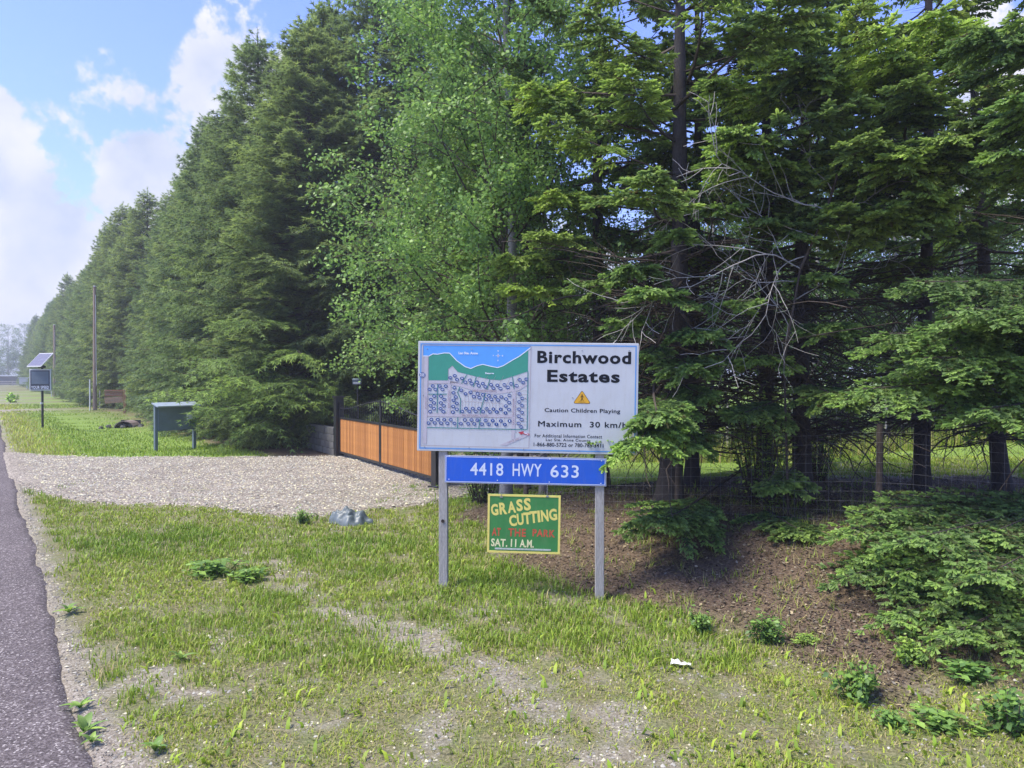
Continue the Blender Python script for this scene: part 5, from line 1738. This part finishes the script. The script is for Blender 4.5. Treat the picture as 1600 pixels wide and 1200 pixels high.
# ------------------------------------------------------------------ wire fences
def wire_fence(name, pts, H, step, rowh, label, post_every=2.4, rw=.0014, post='twig', ph=1.35, pr=.045):
    p0 = np.array([pts[0][0], pts[0][1], float(gz(*pts[0]))])
    f = thing(name, label, 'fence', tuple(p0))
    c = Cat(); P0 = []; P1 = []
    S = []
    for a, b in zip(pts[:-1], pts[1:]):
        a = np.array(a); b = np.array(b); l = np.linalg.norm(b - a); n = max(1, int(l / step))
        for i in range(n): S.append(a + (b - a) * i / n)
    S.append(np.array(pts[-1]))
    S = np.array(S); Z = gz(S[:, 0], S[:, 1])
    r = np.random.default_rng(1)
    hs = np.arange(.04, H, rowh)
    sagx = 0.03 * np.sin(np.arange(len(S)) * .37)
    def pt(i, h): return np.array([S[i, 0], S[i, 1], Z[i] + h + sagx[i] * h]) - p0
    for i in range(len(S)):
        P0.append(pt(i, .02)); P1.append(pt(i, hs[-1]))
        if i:
            for h in hs: P0.append(pt(i - 1, h)); P1.append(pt(i, h))
    tubes(c, P0, P1, np.full(len(P0), rw), np.full(len(P0), rw))
    link('wire_mesh', c.mesh('wire_mesh', M['wire']), f, kind='stuff')
    d = 0
    for a, b in zip(pts[:-1], pts[1:]):
        a = np.array(a); b = np.array(b); l = np.linalg.norm(b - a)
        while d < l:
            q = a + (b - a) * d / l; z = float(gz(q[0], q[1]))
            MB().tube((q[0] - p0[0], q[1] - p0[1] + .05, z - .2 - p0[2]), (q[0] - p0[0] + .01, q[1] - p0[1] + .05, z + ph - p0[2]), pr, pr * .9, 9).build('post', M[post], f)
            d += post_every
        d -= l
    return c.tris()


TRIS['fence'] = wire_fence('wire_fence', [(.2, 10.6), (1.6, 9.6), (4.2, 8.2), (7.5, 6.9)], 1.1, .12, .11, 'sagging woven wire fence between the spruce trunks and the brown bank', 2.3, pr=.04, ph=1.15)
TRIS['fence2'] = wire_fence('wire_fence', [(1.5, 19.8), (8.0, 20.2), (17, 20.2)], 1.5, .3, .25, 'tall wire fence with pale stakes along the far side of the lawn', 2.2, .004, 'post', 1.45, .03)

# ------------------------------------------------------------------ things along the road on the left
# notice board
na = gp(243, 704); nb_ = gp(303, 699)
vv = np.array(nb_) - np.array(na); nl_ = np.linalg.norm(vv); na_ang = math.atan2(vv[1], vv[0])
nbt = thing('notice_board', 'grey-blue two-post notice board with a sloping top and a white paper box', 'notice board', (na[0], na[1], float(gz(*na))), na_ang)
zt_ = CAM_H - (632 - 588) / F * 21.8; zb_ = CAM_H - (672 - 588) / F * 21.8
for x_ in (0, nl_): MB().box((x_, 0, (zt_ - .3) / 2), (.09, .09, zt_ + .3)).build('post', M['slate'], nbt, bevel=.005)
MB().box((nl_ / 2, -.02, (zt_ + zb_) / 2 + .0), (nl_ - .095, .09, zt_ - zb_)).build('panel', M['slate'], nbt, bevel=.004)
MB().box((nl_ / 2, -.08, zt_ + .02), (nl_ + .16, .36, .04), Matrix.Rotation(.28, 3, 'X')).build('roof', M['slate_light'], nbt, bevel=.004)
MB().box((nl_ - .2, -.09, zt_ - .36), (.17, .05, .21)).build('paper_box', M['pale'], nbt, bevel=.008)
MB().box((nl_ - .2, -.118, zt_ - .29), (.14, .006, .02)).build('slot', M['dark_screen'], nbt)

# solar speed sign
sx, sy = gp(64, 670)
sp_ = thing('speed_sign', 'solar powered speed display on a black pole beside the road', 'sign', (sx, sy, float(gz(sx, sy))), 0.35)
sp_.rotation_euler = (0, 0, .08)
k1 = 30.85 / F
zc_ = CAM_H - (594.0 - 588) * k1; hs_ = 31 * k1; ws_ = 30 * k1
MB().tube((0, .10, -.2), (0, .10, CAM_H + (588 - 570) * k1), .045, n=12).build('pole', M['gate_black'], sp_)
MB().box((0, 0, zc_), (ws_ + .06, .12, hs_ + .06)).build('housing', M['pale'], sp_, bevel=.012)
MB().box((0, -.064, zc_), (ws_ - .03, .012, hs_ - .03)).build('face', M['dark_screen'], sp_)
MB().box((0, -.073, zc_ + .09), (ws_ - .12, .006, hs_ - .30)).build('display', M['slate'], sp_)
sl_ = MB(); add_text(sl_, 'YOUR SPEED', (-ws_ / 2 + .05, zc_ - hs_ / 2 + .035, ws_ / 2 - .05, zc_ - hs_ / 2 + .165), -.0715, 0, .012, 0, 1.1); sl_.build('lettering', M['white_print'], sp_)
MB().tube((0, .05, CAM_H - (632 - 588) * k1), (0, .05, CAM_H - (629 - 588) * k1), .06, n=12).build('band', M['pale'], sp_)
zp = CAM_H + (588 - 563.0) * k1
rotp = Matrix.Rotation(.75, 3, 'X') @ Matrix.Rotation(.0, 3, 'Y')
pn = MB().box((0, 0, 0), (.98, .035, .78)).build('solar_panel', M['pale'], sp_, bevel=.004); pn.location = (-.02, -.0, zp); pn.rotation_euler = (-.75, .0, -.55)
for i in range(6):
    for j in range(4):
        MB().box((-.3925 + i * .157, -.0195, -.273 + j * .182), (.151, .004, .176)).build('solar_cell', M['solar'], pn)
MB().box((0, .08, zp - .28), (.22, .16, .10)).build('bracket', M['gate_black'], sp_)

# utility poles with their wire guards
for i, (px, base, top, lab) in enumerate([(148, 641, 448, 'weathered brown utility pole without wires in front of the spruce row, the nearer one'),
                                          (85, 620, 508, 'second, farther brown utility pole in front of the spruce row')]):
    x, y = gp(px, base); h = CAM_H + (588 - top) / F * y
    t = thing('utility_pole', lab, 'pole', (x, y, 0), 0, 'wooden poles along the spruce row')
    MB().tube((0, 0, -.5), (.03, 0, h), .125 + .02 * i, .09 + .02 * i, 12).build('pole', M['pole'], t)
    MB().tube((.16, -.14, h * .93), (.2, -.16, 1.6), .014, n=5).build('ground_wire', M['pale'], t)
    MB().tube((-.2, -.2, -.1), (-.2, -.2, 2.0), .045, n=8).build('wire_guard', M['pale'], t)
    MB().tube((0.03, 0, h), (0.03, 0, h + .05), .13, .05, 12).build('pole_cap', M['steel'], t)

# brown wooden direction sign
x, y = (195 - 800) / F * 44.0, 44.0; kk = y / F
bs = thing('wooden_sign', 'brown two-board wooden name sign hanging from a post by the side track', 'sign', (x, y, float(gz(x, y))), .25)
zt2 = CAM_H - (609 - 588) * kk
MB().box((0, 0, zt2 / 2 - .1), (.15, .13, zt2 + .2)).build('post', M['brown_sign'], bs, bevel=.01)
MB().box((-.52, 0, zt2 - .07), (1.15, .1, .1)).build('crossbar', M['brown_sign'], bs, bevel=.01)
for z_, hgt, mt, rr_ in ((zt2 - .27, .26, 'brown_sign', .02), (zt2 - .62, .36, 'tan_sign', .07)):
    o = MB().box((0, 0, 0), (.98, .05, hgt)).build('name_board', M[mt], bs, bevel=.01); o.location = (-.6, 0, z_); o.rotation_euler = (0, -rr_, 0)
    for q in range(6):
        MB().box((-.38 + q * .15 , -.028, .0), (.10, .006, .05)).build('carved_letter', M['pole'], o)

# culvert
x, y = gp(193, 664)
cu = thing('culvert_pipe', 'half-buried rusty culvert pipe end in the ditch with stones round it', 'culvert', (x, y, float(gz(x, y)) + .02), .15)
cm = MB(); n = 16
for i in range(n):
    a, b = math.pi * 2 * i / n, math.pi * 2 * (i + 1) / n
    for y0_, y1_, r_ in ((-.0, .9, .34),):
        v_ = [(r_ * 1.3 * math.cos(a), y0_, r_ * math.sin(a)), (r_ * 1.3 * math.cos(b), y0_, r_ * math.sin(b)), (r_ * 1.3 * math.cos(b), y1_, r_ * math.sin(b)), (r_ * 1.3 * math.cos(a), y1_, r_ * math.sin(a))]
        w_ = [(p_[0] * .9, p_[1], p_[2] * .9) for p_ in v_]
        cm.add(v_ + w_, [(0, 1, 2, 3), (7, 6, 5, 4), (0, 4, 5, 1)])
cm.build('pipe', M['rust'], cu)
MB().box((0, .9, 0), (.85, .03, .66)).build('dark_end', M['gate_black'], cu)
rs = np.random.default_rng(8)
for i in range(12):
    a = rs.uniform(-.2, math.pi + .2); rad = rs.uniform(.42, .95)
    c_ = MB(); n_ = 7
    vs = [(rs.uniform(.07, .15) * math.cos(q) * math.cos(w), rs.uniform(.07, .15) * math.sin(q) * math.cos(w), .1 * math.sin(w)) for w in (-.9, 0, .9) for q in np.linspace(0, 2 * math.pi, n_, endpoint=False)]
    fs = [(k * n_ + j, k * n_ + (j + 1) % n_, (k + 1) * n_ + (j + 1) % n_, (k + 1) * n_ + j) for k in range(2) for j in range(n_)] + [tuple(range(n_))[::-1], tuple(range(2 * n_, 3 * n_))]
    c_.add(vs, fs); o = c_.build('stone', M['concrete'], cu); o.location = (rad * 1.3 * math.cos(a), rs.uniform(-.05, .5), rad * .22 * math.sin(a) - .06)

# marker posts
for (px, base, h, lab) in [(231, 639, .95, 'short pale marker post with a white cap right of the wooden sign'), (156, 638, 1.5, 'thin grey stake beside the nearer utility pole')]:
    x, y = gp(px, base); t = thing('marker_post', lab, 'post', (x, y, 0))
    MB().tube((0, 0, -.1), (0, 0, h), .045, n=8).build('stake', M['post'], t)
    MB().tube((0, 0, h), (0, 0, h + .22), .05, n=8).build('cap', M['pale'], t)
# white mailbox-like sign farther on
x, y = gp(37, 608); t = thing('white_sign', 'small white sign on a post far down the roadside', 'sign', (x, y, 0), .4)
MB().box((-.15, 0, 1.35), (1.0, .1, 1.0)).build('panel', M['pale'], t, bevel=.02); MB().box((.5, 0, .9), (.16, .16, 2.0)).build('post', M['pale'], t); MB().box((0, 0, 1.95), (1.7, .14, .12)).build('crossbar', M['pale'], t)
# lime green young tree at road edge
LM = shrub_meshes(431, .42, .95, 260, .2, 'weed')
x, y = gp(20, 629); tq = thing('lime_shrub', 'bright lime-green young shrub at the road edge', 'shrub', (x, y, 0))
lmesh = LM['leaves'].copy(); lmesh.materials.clear(); lmesh.materials.append(M['lime'])
link('stem', LM['stem'], tq); link('leaves', lmesh, tq)

# far end: low building, rail and hazy trees
hx, hy = road_xy(235, -2)
hb_ = thing('far_building', 'long low white-roofed building at the end of the road', 'building', (hx, hy, 0), .1)
MB().box((0, 0, 1.1), (26, 8, 2.2)).build('wall', M['concrete'], hb_); MB().box((0, 0, 2.35), (27, 9, .3)).build('roof', M['pale'], hb_)
MB().box((-3, -4.03, 1.0), (2.4, .06, 1.6)).build('door', M['slate'], hb_)
for q in (-9, -6, 3, 6, 9): MB().box((q, -4.03, 1.3), (1.4, .06, .8)).build('window', M['dark_screen'], hb_)
fx_, fy_ = road_xy(212, 0)
fb = thing('board_fence', 'low grey rail fence across the end of the road', 'fence', (fx_, fy_, 0), .05)
for q in range(-10, 11, 2): MB().box((q * 1.5, 0, .5), (.15, .15, 1.2)).build('post', M['post'], fb)
for z_ in (.45, .95): MB().box((0, -.1, z_), (31, .06, .22)).build('rail', M['post'], fb)
fr_ = np.random.default_rng(12)
for i in range(34):
    s_ = fr_.uniform(250, 330); o_ = -45 + i * 2.6 + fr_.normal(0, 1)
    x, y = road_xy(s_, o_)
    put_tree('poplar_tree', BG[i % 2], (x, y, 0), fr_.uniform(0, 6.28), (fr_.uniform(1.6, 2.2), fr_.uniform(1.1, 1.7)), 'hazy leafy tree in the far belt at the end of the road', 'poplar tree', 'trees at the end of the road')

# ------------------------------------------------------------------ haze
HAZE = 0.0014
if HAZE:
    m_, nt_, b_, o_ = new_mat('haze'); nt_.nodes.remove(b_)
    pv = nt_.nodes.new('ShaderNodeVolumePrincipled'); pv.inputs['Density'].default_value = HAZE; pv.inputs['Color'].default_value = (.86, .91, 1.0, 1)
    pv.inputs['Anisotropy'].default_value = 0.2
    nt_.links.new(pv.outputs[0], o_.inputs['Volume'])
    hz_ = MB().box((0, 450, 14), (1500, 1600, 32)).build('haze', m_, None, kind='stuff')
print('TRIS', TRIS, 'total mesh tris', sum(sum(len(p.vertices) - 2 for p in me.polygons) if len(me.polygons) < 5000 else len(me.polygons) * (len(me.polygons[0].vertices) - 2) for me in bpy.data.meshes if me.users))
